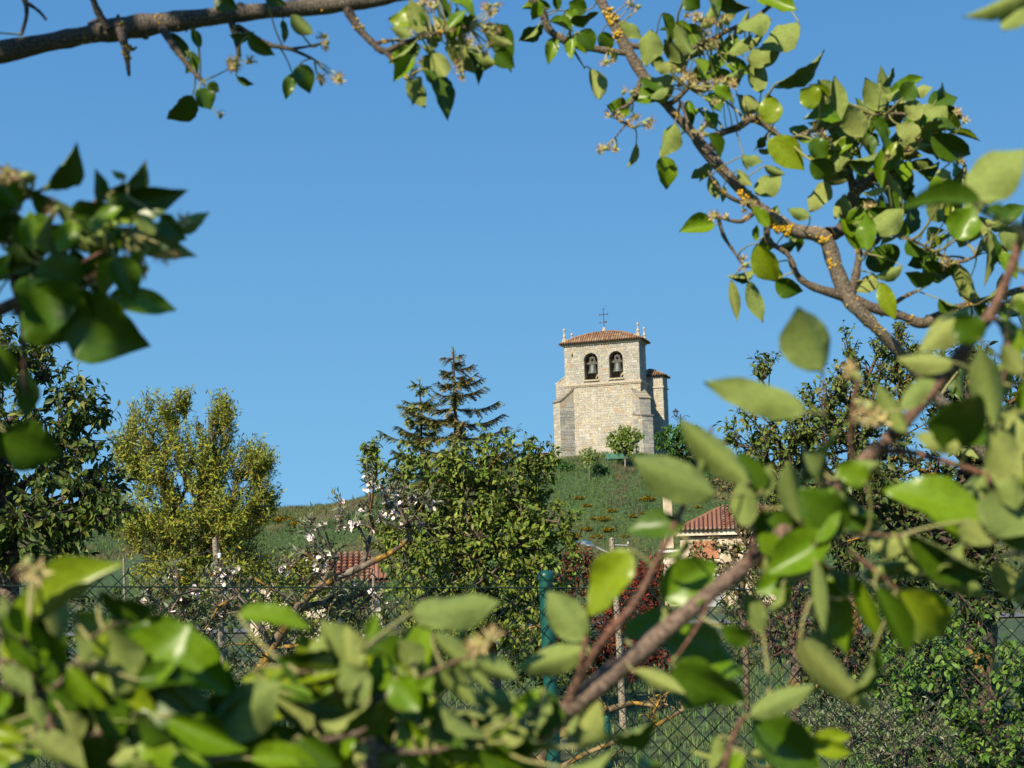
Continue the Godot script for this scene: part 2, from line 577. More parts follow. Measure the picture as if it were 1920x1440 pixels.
# holes: [cx, half width, sill y, spring y]; top: callable giving the highest y at x, or null
func stones(mb: MB, o: Vector3, ux: Vector3, uy: Vector3, n: Vector3, w: float, y0: float, y1: float, pal: Array, holes := [], ch := Vector2(0.16, 0.29), sw := Vector2(0.2, 0.52), cut := Vector2(-1, -1)) -> void:
	var y := y0
	while y < y1 - 0.05:
		var h := minf(rr(ch.x, ch.y), y1 - y)
		if y1 - y - h < 0.1: h = y1 - y
		var wl := w
		if cut.x >= 0.0:   # sloping top edge: full width up to cut.x, nothing at cut.y
			wl = w * clampf(1.0 - (y + h - cut.x) / (cut.y - cut.x), 0, 1)
		var x := 0.0
		while x < wl - 0.02:
			var s := minf(rr(sw.x, sw.y), wl - x)
			if wl - x - s < 0.15: s = wl - x
			var spans := [[x, x + s]]
			for q in holes:
				var apex: float = q[3] + q[1] + 0.26
				if y + h < q[2] or y > apex: continue
				var half: float = q[1] + 0.01
				if y + h * 0.5 > q[3]:
					var rad: float = q[1] + 0.26
					half = sqrt(maxf(0, rad * rad - (y - q[3]) * (y - q[3])))
				var nxt := []
				for sp in spans:
					var l: float = q[0] - half; var r: float = q[0] + half
					if sp[1] <= l or sp[0] >= r: nxt.append(sp); continue
					if sp[0] < l: nxt.append([sp[0], l])
					if sp[1] > r: nxt.append([r, sp[1]])
				spans = nxt
			for sp in spans:
				if sp[1] - sp[0] > 0.05:
					slab(mb, o, ux, uy, n, sp[0] + 0.008, y + 0.008, sp[1] - 0.008, y + h - 0.008, rr(0.012, 0.04), stone_col(pal))
			x += s
		y += h

func roof_h(t: float, y0: float, H: float, pw: float) -> float:
	return y0 + H * (1.0 - pow(clampf(t, 0, 1), pw))

func barrel_roof(mb: MB, base: MB, a: float, b: float, H: float, pw: float, y0: float, pitch := 0.22, tl := 0.4, rad := 0.105) -> void:
	# hipped roof with a convex profile, half-round tiles laid in columns up every face
	var N := 12
	for f in 4:
		var along := b if f % 2 == 0 else a
		var across := a if f % 2 == 0 else b
		var dirv := [Vector3(0, 0, 1), Vector3(1, 0, 0), Vector3(0, 0, -1), Vector3(-1, 0, 0)][f] as Vector3
		var sidev := dirv.cross(Vector3.UP)
		for i in N:
			var t0 := float(i) / N; var t1 := float(i + 1) / N
			var p := [dirv * along * t0 + sidev * across * t0, dirv * along * t0 - sidev * across * t0, dirv * along * t1 - sidev * across * t1, dirv * along * t1 + sidev * across * t1]
			for q in 4: p[q].y = roof_h(t0 if q < 2 else t1, y0, H, pw)
			base.quad(p[0], p[1], p[2], p[3], (dirv * 0.4 + Vector3.UP).normalized(), Color(0.25, 0.13, 0.08))
		var m := int(across * 2.0 / pitch)
		for k in m:
			var s := -across + (k + 0.5) * across * 2.0 / m
			var tmin := absf(s) / across
			var L := along * (1.0 - tmin)
			var nt := maxi(1, int(ceil(L / tl)))
			for q in nt:
				var za := along - L * q / nt + (0.05 if q == 0 else 0.03)
				var zb := along - L * (q + 1) / nt
				var pa := dirv * za + sidev * s; pa.y = roof_h(za / along, y0, H, pw) + 0.02 + (0.0 if za <= along else -0.02)
				var pb := dirv * zb + sidev * s; pb.y = roof_h(zb / along, y0, H, pw) + 0.0
				var c: Color = [Color(0.42, 0.22, 0.12), Color(0.47, 0.28, 0.16), Color(0.36, 0.19, 0.11), Color(0.50, 0.36, 0.22), Color(0.40, 0.27, 0.18)][rng.randi() % 5]
				c = c * rr(0.85, 1.12)
				mb.tube(PackedVector3Array([pa, pb]), PackedFloat32Array([rad * 1.06, rad * 0.86]), 7, PackedColorArray([c]), false)
				if q == 0:
					mb.blob(pa, Vector3.ONE * rad * 0.8, Color(0.20, 0.13, 0.09), 6, 3)

func arch_wall(mb: MB, x0: float, x1: float, y0: float, y1: float, holes: Array, zf: float, zb: float) -> void:
	var xs := [x0]
	for q in holes:
		for i in 13: xs.append(q[0] - q[1] * cos(PI * i / 12.0))
	xs.append(x1)
	for i in xs.size() - 1:
		var a: float = xs[i]; var b: float = xs[i + 1]
		var inside = null
		for q in holes:
			if (a + b) * 0.5 > q[0] - q[1] and (a + b) * 0.5 < q[0] + q[1]: inside = q
		for z in [zf, zb]:
			var n := Vector3(0, 0, 1 if z == zf else -1)
			if inside == null:
				mb.quad(Vector3(a, y0, z), Vector3(b, y0, z), Vector3(b, y1, z), Vector3(a, y1, z), n)
			else:
				var ya: float = inside[3] + sqrt(maxf(0, inside[1] * inside[1] - (a - inside[0]) * (a - inside[0])))
				var yb: float = inside[3] + sqrt(maxf(0, inside[1] * inside[1] - (b - inside[0]) * (b - inside[0])))
				mb.quad(Vector3(a, y0, z), Vector3(b, y0, z), Vector3(b, inside[2], z), Vector3(a, inside[2], z), n)
				mb.quad(Vector3(a, ya, z), Vector3(b, yb, z), Vector3(b, y1, z), Vector3(a, y1, z), n)
				if z == zf:
					mb.quad(Vector3(a, ya, zf), Vector3(b, yb, zf), Vector3(b, yb, zb), Vector3(a, ya, zb), Vector3((inside[0] - (a + b) * 0.5), -0.5, 0).normalized())
					mb.quad(Vector3(a, inside[2], zf), Vector3(b, inside[2], zf), Vector3(b, inside[2], zb), Vector3(a, inside[2], zb), Vector3.UP)
	for q in holes:
		for s in [-1.0, 1.0]:
			var xx: float = q[0] + s * q[1]
			mb.quad(Vector3(xx, q[2], zf), Vector3(xx, q[3], zf), Vector3(xx, q[3], zb), Vector3(xx, q[2], zb), Vector3(-s, 0, 0))
	for s in [x0, x1]:
		mb.quad(Vector3(s, y0, zf), Vector3(s, y1, zf), Vector3(s, y1, zb), Vector3(s, y0, zb), Vector3(-1 if s == x0 else 1, 0, 0))
	mb.quad(Vector3(x0, y1, zf), Vector3(x1, y1, zf), Vector3(x1, y1, zb), Vector3(x0, y1, zb), Vector3.UP)

func buttress(root: Node3D, corner: Vector3, dir: Vector3, steps: Array, pal: Array, pal_end: Array) -> void:
	# steps: [y bottom, y top at outer edge, y top at wall, projection]
	var side := dir.cross(Vector3.UP).normalized()
	var core := MB.new()
	var st := MB.new()
	var wd := 0.58
	for q in steps:
		var pr: float = q[3]
		var y0: float = q[0]; var yo: float = q[1]; var yw: float = q[2]
		var inner := corner - dir * 0.6
		var outer := corner + dir * pr
		for s in [-1.0, 1.0]:
			var sv: Vector3 = side * s * wd
			core.quad(inner + sv + Vector3(0, y0, 0), outer + sv + Vector3(0, y0, 0), outer + sv + Vector3(0, yo, 0), inner + sv + Vector3(0, yo, 0), side * s)
			core.flat3(outer + sv + Vector3(0, yo, 0), inner + sv + Vector3(0, yo, 0), inner + sv + Vector3(0, yw, 0), side * s)
			stones(st, outer + sv, -dir, Vector3.UP, side * s, pr + 0.55, y0, yo, pal, [], Vector2(0.26, 0.4), Vector2(0.4, 0.8))
		core.quad(outer - side * wd + Vector3(0, y0, 0), outer + side * wd + Vector3(0, y0, 0), outer + side * wd + Vector3(0, yo, 0), outer - side * wd + Vector3(0, yo, 0), dir)
		stones(st, outer - side * wd, side, Vector3.UP, dir, wd * 2.0, y0, yo, pal_end, [], Vector2(0.26, 0.4), Vector2(0.4, 0.7))
		# weathered cap: overlapping courses of slabs
		var k := 4
		for i in k:
			var t0 := float(i) / k; var t1 := float(i + 1) / k + 0.08
			var a := outer.lerp(inner, t0) + Vector3(0, lerpf(yo, yw, t0) + 0.06, 0) + dir * (0.10 if i == 0 else 0.04)
			var b := outer.lerp(inner, minf(t1, 1)) + Vector3(0, lerpf(yo, yw, minf(t1, 1)) + 0.03, 0)
			var up := side.cross(b - a).normalized()
			if up.y < 0: up = -up
			var bs := Basis(side, up, side.cross(up))
			st.box((a + b) * 0.5, Vector3(wd * 2.0 + 0.14, 0.11, a.distance_to(b)), stone_col([Color(0.34, 0.31, 0.26), Color(0.42, 0.37, 0.29)]), bs)
	var b2 := part("buttress", core, M.mortar, root)
	var s2 := part("stone_facing", st, M.stone, b2, "stuff")
	s2.position = Vector3.ZERO

func church() -> void:
	var pc := px(1134, 857, 115.0)
	var pos := Vector3(pc.x, gh(pc.x, pc.z) - 0.05, pc.z)
	var yaw := deg_to_rad(-19.0)
	var root := thing("church_tower", "old square stone church tower with two bells in arched openings on the hilltop", "tower", pos, "", yaw)
	var hw := 3.52
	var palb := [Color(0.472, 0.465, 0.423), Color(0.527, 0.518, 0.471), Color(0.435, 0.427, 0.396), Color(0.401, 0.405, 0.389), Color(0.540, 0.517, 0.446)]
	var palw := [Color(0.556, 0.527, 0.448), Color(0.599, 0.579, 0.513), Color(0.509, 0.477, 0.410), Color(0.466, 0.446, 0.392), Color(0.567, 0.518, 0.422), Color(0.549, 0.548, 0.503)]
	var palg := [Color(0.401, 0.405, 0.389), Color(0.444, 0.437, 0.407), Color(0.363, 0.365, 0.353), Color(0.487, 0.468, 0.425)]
	var holes := [[-1.01, 0.64, 7.08, 8.96], [1.34, 0.64, 7.08, 8.96]]
	# lower body
	var wb := MB.new()
	wb.box(Vector3(0, 2.6, -1.4), Vector3(hw * 2.0, 8.2, 2.8))
	var body := part("wall", wb, M.mortar, root)
	var ws := MB.new()
	stones(ws, Vector3(-hw, 0, 0), Vector3.RIGHT, Vector3.UP, Vector3.BACK, hw * 2.0, -1.4, 6.5, palw)
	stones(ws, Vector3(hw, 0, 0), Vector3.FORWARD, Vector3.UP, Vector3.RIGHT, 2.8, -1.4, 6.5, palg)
	stones(ws, Vector3(-hw, 0, -2.8), Vector3.BACK, Vector3.UP, Vector3.LEFT, 2.8, -1.4, 6.5, palw)
	part("stone_facing", ws, M.stone, body, "stuff")
	# belfry with two through arches
	var bb := MB.new()
	arch_wall(bb, -hw + 0.02, hw - 0.02, 6.7, 10.35, [[-2.75, 0.065, 9.32, 9.62], holes[0], holes[1]], -0.03, -0.85)
	arch_wall(bb, -hw + 0.02, hw - 0.02, 6.7, 10.35, [[-0.62, 0.5, 7.0, 7.42], [1.78, 0.5, 7.0, 7.42]], -2.15, -2.6)
	for s in [-1.0, 1.0]:
		bb.box(Vector3(s * (hw - 0.32), 8.5, -1.5), Vector3(0.6, 3.6, 1.28))
	bb.box(Vector3(0, 10.2, -1.5), Vector3(hw * 2.0 - 1.3, 0.2, 1.28))
	var bel := part("belfry", bb, M.mortar, root)
	var bs := MB.new()
	stones(bs, Vector3(-hw + 0.02, 0, -0.03), Vector3.RIGHT, Vector3.UP, Vector3.BACK, hw * 2.0 - 0.04, 6.8, 10.3, palb, [[-1.01 + hw - 0.02, 0.64, 7.08, 8.96], [1.34 + hw - 0.02, 0.64, 7.08, 8.96], [0.75, 0.06, 9.35, 9.62]])
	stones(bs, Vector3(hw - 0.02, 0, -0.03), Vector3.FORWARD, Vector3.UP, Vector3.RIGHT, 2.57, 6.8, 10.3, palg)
	stones(bs, Vector3(-hw + 0.02, 0, -2.6), Vector3.BACK, Vector3.UP, Vector3.LEFT, 2.57, 6.8, 10.3, palb)
	for q in holes:    # voussoirs
		for i in 11:
			var a0 := PI * i / 11.0 + 0.012; var a1 := PI * (i + 1) / 11.0 - 0.012
			var r0: float = q[1] + 0.005; var r1: float = q[1] + 0.245
			var c := stone_col(palb)
			var pts := []
			for aa in [[a0, r0], [a1, r0], [a1, r1], [a0, r1]]:
				pts.append(Vector3(q[0] + cos(aa[0]) * aa[1], q[3] + sin(aa[0]) * aa[1], 0.02))
			bs.quad(pts[0], pts[1], pts[2], pts[3], Vector3.BACK, c)
			for e in 4:
				var p0: Vector3 = pts[e]; var p1: Vector3 = pts[(e + 1) % 4]
				var nn: Vector3 = ((p0 + p1) * 0.5 - (pts[0] + pts[2]) * 0.5); nn.z = 0
				bs.quad(p0, p1, p1 - Vector3(0, 0, 0.08), p0 - Vector3(0, 0, 0.08), nn.normalized(), c)
	part("stone_facing", bs, M.stone, bel, "stuff")
	for q in holes:
		var sb := MB.new()
		sb.box(Vector3(q[0], 7.06, 0.04), Vector3(1.42, 0.13, 0.24))
		part("sill", sb, M.dressed, bel)
	# string course and cornice
	var sc := MB.new()
	sc.box(Vector3(0, 6.72, -1.32), Vector3(hw * 2.0 + 0.30, 0.17, 3.0))
	sc.box(Vector3(0, 6.58, -1.34), Vector3(hw * 2.0 + 0.16, 0.12, 2.9))
	part("string_course", sc, M.dressed, root)
	var co := MB.new()
	co.box(Vector3(0, 10.38, -1.3), Vector3(hw * 2.0 + 0.16, 0.12, 2.78))
	co.box(Vector3(0, 10.50, -1.3), Vector3(hw * 2.0 + 0.36, 0.13, 2.98))
	part("cornice", co, M.dressed, root)
	# roof
	var rb := MB.new(); var rt := MB.new()
	barrel_roof(rt, rb, hw + 0.34, 1.64, 1.12, 1.75, 10.58)
	for m in [rb, rt]:
		for i in m.v.size(): m.v[i] += Vector3(0, 0, -1.3)
	var roof := part("roof", rb, M.tile, root)
	part("roof_tiles", rt, M.tile, roof, "stuff")
	for c in [[-hw + 0.05, -0.05], [hw - 0.05, -0.05], [hw - 0.05, -2.55], [-hw + 0.05, -2.55]]:
		var fb := MB.new()
		var o := Vector3(c[0], 10.55, c[1])
		fb.box(o + Vector3(0, 0.22, 0), Vector3(0.34, 0.44, 0.34))
		fb.lathe([[0.20, 0.44], [0.21, 0.5], [0.11, 0.54], [0.08, 0.62], [0.15, 0.72], [0.16, 0.80], [0.09, 0.92], [0.055, 1.0], [0.05, 1.12], [0.10, 1.16], [0.05, 1.2], [0.05, 1.22], [0.11, 1.29], [0.13, 1.37], [0.10, 1.46], [0.03, 1.5], [0.0, 1.52]], 12, Color.WHITE, o)
		part("finial", fb, M.dressed, root)
	# cross with weather vane
	var pd := MB.new()
	pd.lathe([[0.22, 11.6], [0.2, 11.85], [0.12, 11.95], [0.12, 12.05], [0.06, 12.12], [0.0, 12.14]], 10, Color.WHITE, Vector3(0, 0, -1.3))
	part("cross_base", pd, M.dressed, root)
	var cr := MB.new()
	var o3 := Vector3(0, 0, -1.3)
	var K := PackedColorArray([Color.WHITE])
	cr.tube(PackedVector3Array([o3 + Vector3(0, 12.0, 0), o3 + Vector3(0, 13.85, 0)]), PackedFloat32Array([0.035, 0.022]), 6, K)
	cr.tube(PackedVector3Array([o3 + Vector3(-0.42, 13.32, 0), o3 + Vector3(0.42, 13.32, 0)]), PackedFloat32Array([0.028, 0.028]), 6, K)
	for s in [Vector3(0, 13.85, 0), Vector3(-0.42, 13.32, 0), Vector3(0.42, 13.32, 0)]:
		var ctr := Vector3(0, 13.32, 0)
		var outw: Vector3 = (s - ctr).normalized()
		var sd := outw.cross(Vector3.BACK)
		for g in [-1.0, 1.0]:
			cr.tube(PackedVector3Array([o3 + s - outw * 0.12, o3 + s + sd * g * 0.11 - outw * 0.05, o3 + s + sd * g * 0.08 + outw * 0.05]), PackedFloat32Array([0.02, 0.02, 0.012]), 5, K)
	for g in 4:
		var a := PI / 4 + g * PI / 2
		cr.tube(PackedVector3Array([o3 + Vector3(0, 13.32, 0), o3 + Vector3(cos(a) * 0.2, 13.32 + sin(a) * 0.2, 0)]), PackedFloat32Array([0.018, 0.008]), 5, K)
	part("iron_cross", cr, M.iron, root)
	var va := MB.new()
	va.tube(PackedVector3Array([o3 + Vector3(-0.34, 12.58, 0.0), o3 + Vector3(0.34, 12.60, 0)]), PackedFloat32Array([0.02, 0.02]), 5, K)
	va.box(o3 + Vector3(0.17, 12.6, 0), Vector3(0.26, 0.16, 0.02))
	va.flat3(o3 + Vector3(-0.5, 12.58, 0), o3 + Vector3(-0.28, 12.68, 0), o3 + Vector3(-0.28, 12.48, 0), Vector3.BACK)
	part("weather_vane", va, M.iron, root)
	# bells
	for q in holes:
		var bx: float = q[0] + 0.06
		var bm := MB.new()
		bm.lathe([[0.0, 7.74], [0.42, 7.74], [0.48, 7.70], [0.49, 7.77], [0.43, 7.88], [0.36, 8.04], [0.325, 8.24], [0.31, 8.42], [0.27, 8.52], [0.14, 8.58], [0.0, 8.6]], 18, Color.WHITE, Vector3(bx, 0, -0.42))
		var bell := part("bell", bm, M.bronze, root)
		var cl := MB.new()
		cl.tube(PackedVector3Array([Vector3(bx, 8.3, -0.42), Vector3(bx, 7.64, -0.42)]), PackedFloat32Array([0.02, 0.06]), 6, K)
		part("clapper", cl, M.iron, bell)
		var yk := MB.new()
		yk.box(Vector3(bx, 8.68, -0.42), Vector3(0.92, 0.2, 0.24))
		yk.box(Vector3(bx, 8.82, -0.42), Vector3(0.66, 0.12, 0.22))
		for g in [-1.0, 1.0]:
			yk.box(Vector3(bx + g * 0.19, 8.98, -0.42), Vector3(0.15, 0.36, 0.2), Color.WHITE, Basis(Vector3.BACK, g * 0.16))
			yk.tube(PackedVector3Array([Vector3(bx + g * 0.35, 8.68, -0.42), Vector3(q[0] + g * 0.66, 8.68, -0.42)]), PackedFloat32Array([0.045, 0.045]), 8, K)
		yk.box(Vector3(bx, 9.18, -0.42), Vector3(0.5, 0.15, 0.22))
		yk.blob(Vector3(bx, 9.3, -0.42), Vector3(0.12, 0.1, 0.1), Color.WHITE, 8, 5)
		part("yoke", yk, M.yoke, bell)
	# diagonal buttresses on the front corners
	var s2 := sqrt(0.5)
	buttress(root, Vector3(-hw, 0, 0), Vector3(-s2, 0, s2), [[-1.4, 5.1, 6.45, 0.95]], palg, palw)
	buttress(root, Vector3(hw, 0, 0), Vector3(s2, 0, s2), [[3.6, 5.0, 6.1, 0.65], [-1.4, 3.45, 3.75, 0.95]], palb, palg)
	# wall of the nave showing beside the belfry
	var nb := MB.new(); var ns := MB.new()
	var nx0 := -hw - 1.22
	nb.box(Vector3(-hw - 0.6, 2.8, -1.9), Vector3(1.22, 8.6, 1.5))
	nb.quad(Vector3(nx0, 7.1, -1.15), Vector3(-hw, 7.1, -1.15), Vector3(-hw, 7.95, -1.15), Vector3(nx0, 7.12, -1.15), Vector3.BACK)
	nb.quad(Vector3(nx0, 7.12, -1.15), Vector3(-hw, 7.95, -1.15), Vector3(-hw, 7.95, -2.65), Vector3(nx0, 7.12, -2.65), Vector3(-0.7, 0.7, 0))
	stones(ns, Vector3(nx0, 0, -1.14), Vector3.RIGHT, Vector3.UP, Vector3.BACK, 1.22, -1.3, 7.1, palb)
	stones(ns, Vector3(nx0, 0, -2.65), Vector3.BACK, Vector3.UP, Vector3.LEFT, 1.5, -1.3, 7.1, palb)
	for i in 5:
		ns.box(Vector3(nx0 + 0.1 + 0.25 * i, 7.2 + 0.17 * i, -1.9), Vector3(0.33, 0.12, 1.56), stone_col(palb), Basis(Vector3.BACK, 0.6))
	var nw := part("side_wall", nb, M.mortar, root)
	part("stone_facing", ns, M.stone, nw, "stuff")
	# stair turret
	var tb := MB.new(); var ts := MB.new()
	var x0 := 2.6; var x1 := 4.95
	tb.box(Vector3((x0 + x1) * 0.5, 3.0, -3.75), Vector3(x1 - x0, 9.0, 1.9))
	stones(ts, Vector3(x0, 0, -2.8), Vector3.RIGHT, Vector3.UP, Vector3.BACK, x1 - x0, -1.3, 7.45, palw)
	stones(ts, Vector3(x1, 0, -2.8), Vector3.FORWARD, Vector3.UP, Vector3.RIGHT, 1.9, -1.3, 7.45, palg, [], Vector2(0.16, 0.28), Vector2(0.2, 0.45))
	var tur := part("stair_turret", tb, M.mortar, root)
	part("stone_facing", ts, M.stone, tur, "stuff")
	var tsc := MB.new()
	tsc.box(Vector3((x0 + x1) * 0.5, 6.42, -3.75), Vector3(x1 - x0 + 0.22, 0.14, 2.12))
	part("string_course", tsc, M.dressed, tur)
	var trb := MB.new(); var trt := MB.new()
	barrel_roof(trt, trb, 1.55, 1.25, 0.75, 1.1, 7.52)
	for m in [trb, trt]:
		for i in m.v.size(): m.v[i] += Vector3(3.6, 0, -3.75)
	var tr := part("turret_roof", trb, M.tile, root)
	part("roof_tiles", trt, M.tile, tr, "stuff")

# ---------------------------------------------------------------- things on the hill
func hill_things() -> void:
	# iron lamp beside the tower
	var lp := px(1267, 772, 117.5)
	var g := on_ground(lp)
	var l := thing("street_lamp", "black wrought iron lamp with scrolled arms standing beside the church tower", "street lamp", g)
	var h := lp.y - g.y
	var K := PackedColorArray([Color.WHITE])
	var mb := MB.new()
	mb.tube(PackedVector3Array([Vector3(0.42, -0.2, 0), Vector3(0.42, h - 0.25, 0)]), PackedFloat32Array([0.06, 0.045]), 8, K)
	part("pole", mb, M.iron, l)
	mb = MB.new()
	for s in [-1.0, 1.0]:
		var pts := PackedVector3Array()
		var rs := PackedFloat32Array()
		for i in 11:
			var t := float(i) / 10
			pts.append(Vector3(0.42 + s * t * 0.85, h - 0.75 + 0.32 * sin(t * PI * 0.9) + 0.12 * t, 0)); rs.append(0.03)
		mb.tube(pts, rs, 6, K)
		var sp := PackedVector3Array(); var sr := PackedFloat32Array()
		for i in 14:
			var a := i * 0.55
			sp.append(Vector3(0.42 + s * 0.34 + cos(a) * 0.14 * (1 - i / 15.0), h - 0.72 + sin(a) * 0.14 * (1 - i / 15.0), 0)); sr.append(0.018)
		mb.tube(sp, sr, 5, K)
	part("scroll_arm", mb, M.iron, l)
	mb = MB.new()
	mb.lathe([[0.06, h - 0.45], [0.10, h - 0.38], [0.13, h - 0.36]], 6, Color.WHITE, Vector3(0, 0, 0))
	mb.lathe([[0.30, h - 0.02], [0.30, h + 0.02], [0.12, h + 0.18], [0.06, h + 0.22], [0.04, h + 0.30], [0.0, h + 0.33]], 6, Color.WHITE, Vector3(0, 0, 0))
	for k in 6:
		var a := TAU * k / 6
		mb.tube(PackedVector3Array([Vector3(cos(a) * 0.13, h - 0.37, sin(a) * 0.13), Vector3(cos(a) * 0.25, h, sin(a) * 0.25)]), PackedFloat32Array([0.018, 0.018]), 4, K)
	mb.tube(PackedVector3Array([Vector3(0.0, h - 0.45, 0), Vector3(-0.1, h - 0.62, 0), Vector3(-0.25, h - 0.5, 0)]), PackedFloat32Array([0.025, 0.025, 0.02]), 5, K)
	mb.tube(PackedVector3Array([Vector3(0.0, h - 0.45, 0), Vector3(0.2, h - 0.5, 0), Vector3(0.42, h - 0.3, 0)]), PackedFloat32Array([0.025, 0.025, 0.02]), 5, K)
	part("lantern", mb, M.iron, l)
	# bench
	var bp := hit(1156, 864, 80.0) - Vector3(0, 0.3, 0)
	var b := thing("bench", "green slatted park bench at the foot of the church tower", "bench", bp, "", deg_to_rad(-14))
	for i in 4:
		mb = MB.new(); mb.box(Vector3(0, 0.46, -0.15 + i * 0.12), Vector3(1.8, 0.04, 0.1)); part("seat_slat", mb, M.bench, b)
	for i in 3:
		mb = MB.new(); mb.box(Vector3(0, 0.62 + i * 0.14, -0.24 - i * 0.03), Vector3(1.8, 0.11, 0.04)); part("back_slat", mb, M.bench, b)
	for s in [-0.7, 0.7]:
		mb = MB.new()
		mb.box(Vector3(s, 0.2, 0.18), Vector3(0.07, 0.52, 0.07)); mb.box(Vector3(s, 0.44, -0.22), Vector3(0.07, 1.0, 0.07)); mb.box(Vector3(s, 0.41, 0), Vector3(0.06, 0.06, 0.44))
		part("leg", mb, M.bench, b)
	# low annex with tiled roof showing beside the tower
	var ap := px(1022, 866, 118.0)
	ap = Vector3(ap.x, gh(ap.x, ap.z), ap.z)
	var an := thing("stone_outbuilding", "low cream stone outbuilding with tiled roof behind the tower corner", "building", ap, "", deg_to_rad(-19))
	mb = MB.new(); mb.box(Vector3(0, 0.1, 0), Vector3(2.6, 1.6, 2.0)); part("wall", mb, M.plaster2, an)
	var rb := MB.new(); var rt := MB.new()
	barrel_roof(rt, rb, 1.5, 1.2, 0.4, 1.1, 0.9)
	var rf := part("roof", rb, M.tile, an); part("roof_tiles", rt, M.tile, rf, "stuff")
	# gorse
	var proto: Node3D = null
	var spots := [[1086, 932, 1.0], [1100, 946, 1.0], [1214, 934, 1.15], [1147, 955, 0.6], [1133, 972, 0.9], [1185, 966, 0.7], [1204, 959, 0.6], [1100, 990, 1.1], [1142, 991, 1.2], [1080, 1000, 1.1], [1064, 1009, 1.0], [1308, 948, 0.8], [1112, 969, 0.6], [1120, 1003, 0.9], [533, 974, 1.6], [557, 981, 1.5], [1156, 891, 0.6], [1240, 962, 0.7], [1172, 1003, 0.8]]
	for i in spots.size():
		var s: Array = spots[i]
		var p := hit(s[0], s[1] + 6, 60.0)
		var o := thing("gorse_bush", "yellow flowering gorse bush growing on the grassy hillside", "bush", p, "gorse bushes scattered over the hill")
		if proto == null:
			proto = o
			var xf := []; var cs := PackedColorArray()
			for k in 420:
				var d := rdir(); d.y = absf(d.y)
				var rad := pow(rng.randf(), 0.4)
				var q := Vector3(d.x * 0.62, d.y * 0.5, d.z * 0.55) * rad * (1.0 + 0.25 * sin(d.x * 7.0 + d.z * 5.0))
				var sc := rr(0.10, 0.18)
				xf.append(Transform3D(Basis(Vector3.UP, rr(0, TAU)) * Basis(Vector3.RIGHT, rr(-0.6, 0.6)) * Basis().scaled(Vector3.ONE * sc), p + q))
				cs.append(Color(0.57, 0.37, 0.016) * rr(0.7, 1.15) if rng.randf() < 0.42 else Color(0.055, 0.085, 0.025) * rr(0.7, 1.3))
			scatter("crown", sprig(M.matt_leaf, 7, 0.7, 0.22, 8), xf, cs, o)
			var st := MB.new()
			for k in 5:
				var d := (rdir() + Vector3.UP * 1.5).normalized()
				st.tube(PackedVector3Array([Vector3(0, -0.05, 0), d * 0.4]), PackedFloat32Array([0.02, 0.008]), 4, PackedColorArray([Color(0.12, 0.09, 0.06)]))
			part("stem", st, M.barkfar, o)
		else:
			for ch in proto.get_children():
				var c2 := ch.duplicate()
				o.add_child(c2, true)
		o.scale = Vector3(1.15, 0.72, 1.15) * s[2] * rr(0.5, 1.0)
		o.rotation.y = rr(0, TAU)
	# little trees below the tower
	var t1 := hit(1105, 901, 80.0)
	leafy("hill_tree", "small slim young tree with thin pale crown on slope under the tower", "tree", t1, "", {
		"trunk": [t1, t1 + Vector3(0.02, 0.7, 0), t1 + Vector3(0.0, 1.4, 0)], "r0": 0.05, "n": [[t1 + Vector3(0, 1.75, 0), Vector3(0.75, 0.85, 0.7), 46]],
		"twig": 0.22, "twigs": 3, "per": 6, "len": Vector2(0.12, 0.19), "cols": [Color(0.17, 0.24, 0.05), Color(0.12, 0.19, 0.04), Color(0.22, 0.27, 0.07)], "bark": Color(0.3, 0.25, 0.19)})
	var t2 := hit(1172, 878, 80.0)
	leafy("hill_tree", "small round bright green tree on a pale stem before the tower", "tree", t2, "", {
		"trunk": [t2, t2 + Vector3(0.03, 0.6, 0), t2 + Vector3(0.0, 1.3, 0)], "r0": 0.07, "n": [[t2 + Vector3(0.05, 2.2, 0), Vector3(1.35, 1.05, 1.3), 130]],
		"twig": 0.25, "twigs": 4, "per": 7, "len": Vector2(0.14, 0.22), "cols": [Color(0.15, 0.23, 0.035), Color(0.11, 0.18, 0.03), Color(0.20, 0.26, 0.05)], "bark": Color(0.42, 0.38, 0.30)})
	var t3 := hit(1278, 880, 80.0)
	leafy("hill_tree", "dense dark green round tree standing beside the lamp and tower", "tree", t3, "", {
		"trunk": [t3, t3 + Vector3(0.0, 0.5, 0), t3 + Vector3(0.0, 1.0, 0)], "r0": 0.1, "n": [[t3 + Vector3(-0.1, 2.1, 0), Vector3(1.9, 1.5, 1.6), 170]],
		"twig": 0.28, "twigs": 4, "per": 7, "len": Vector2(0.16, 0.25), "cols": [Color(0.055, 0.14, 0.02), Color(0.08, 0.18, 0.025), Color(0.04, 0.10, 0.02)], "bark": Color(0.2, 0.16, 0.12)})
	for s in [[1060, 884, 0.9, "low dark green shrub in the grass under the diagonal tower buttress"], [1122, 888, 0.8, "low dark green shrub standing in for a tree shadow between the hill trees"], [1046, 876, 0.7, "low dark green shrub beside the tiled stone outbuilding"], [1345, 905, 1.5, "wide dark green shrub on the slope below the round dark tree"]]:  # the shrub between the hill trees stands in for a cast tree shadow
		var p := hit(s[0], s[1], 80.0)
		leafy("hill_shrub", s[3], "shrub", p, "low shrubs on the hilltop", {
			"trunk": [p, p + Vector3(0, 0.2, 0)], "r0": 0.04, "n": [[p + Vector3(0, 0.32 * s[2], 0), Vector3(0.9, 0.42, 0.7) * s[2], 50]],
			"twig": 0.14, "twigs": 3, "per": 6, "len": Vector2(0.10, 0.17), "cols": [Color(0.045, 0.12, 0.025), Color(0.06, 0.14, 0.03)], "bark": Color(0.1, 0.08, 0.06)})

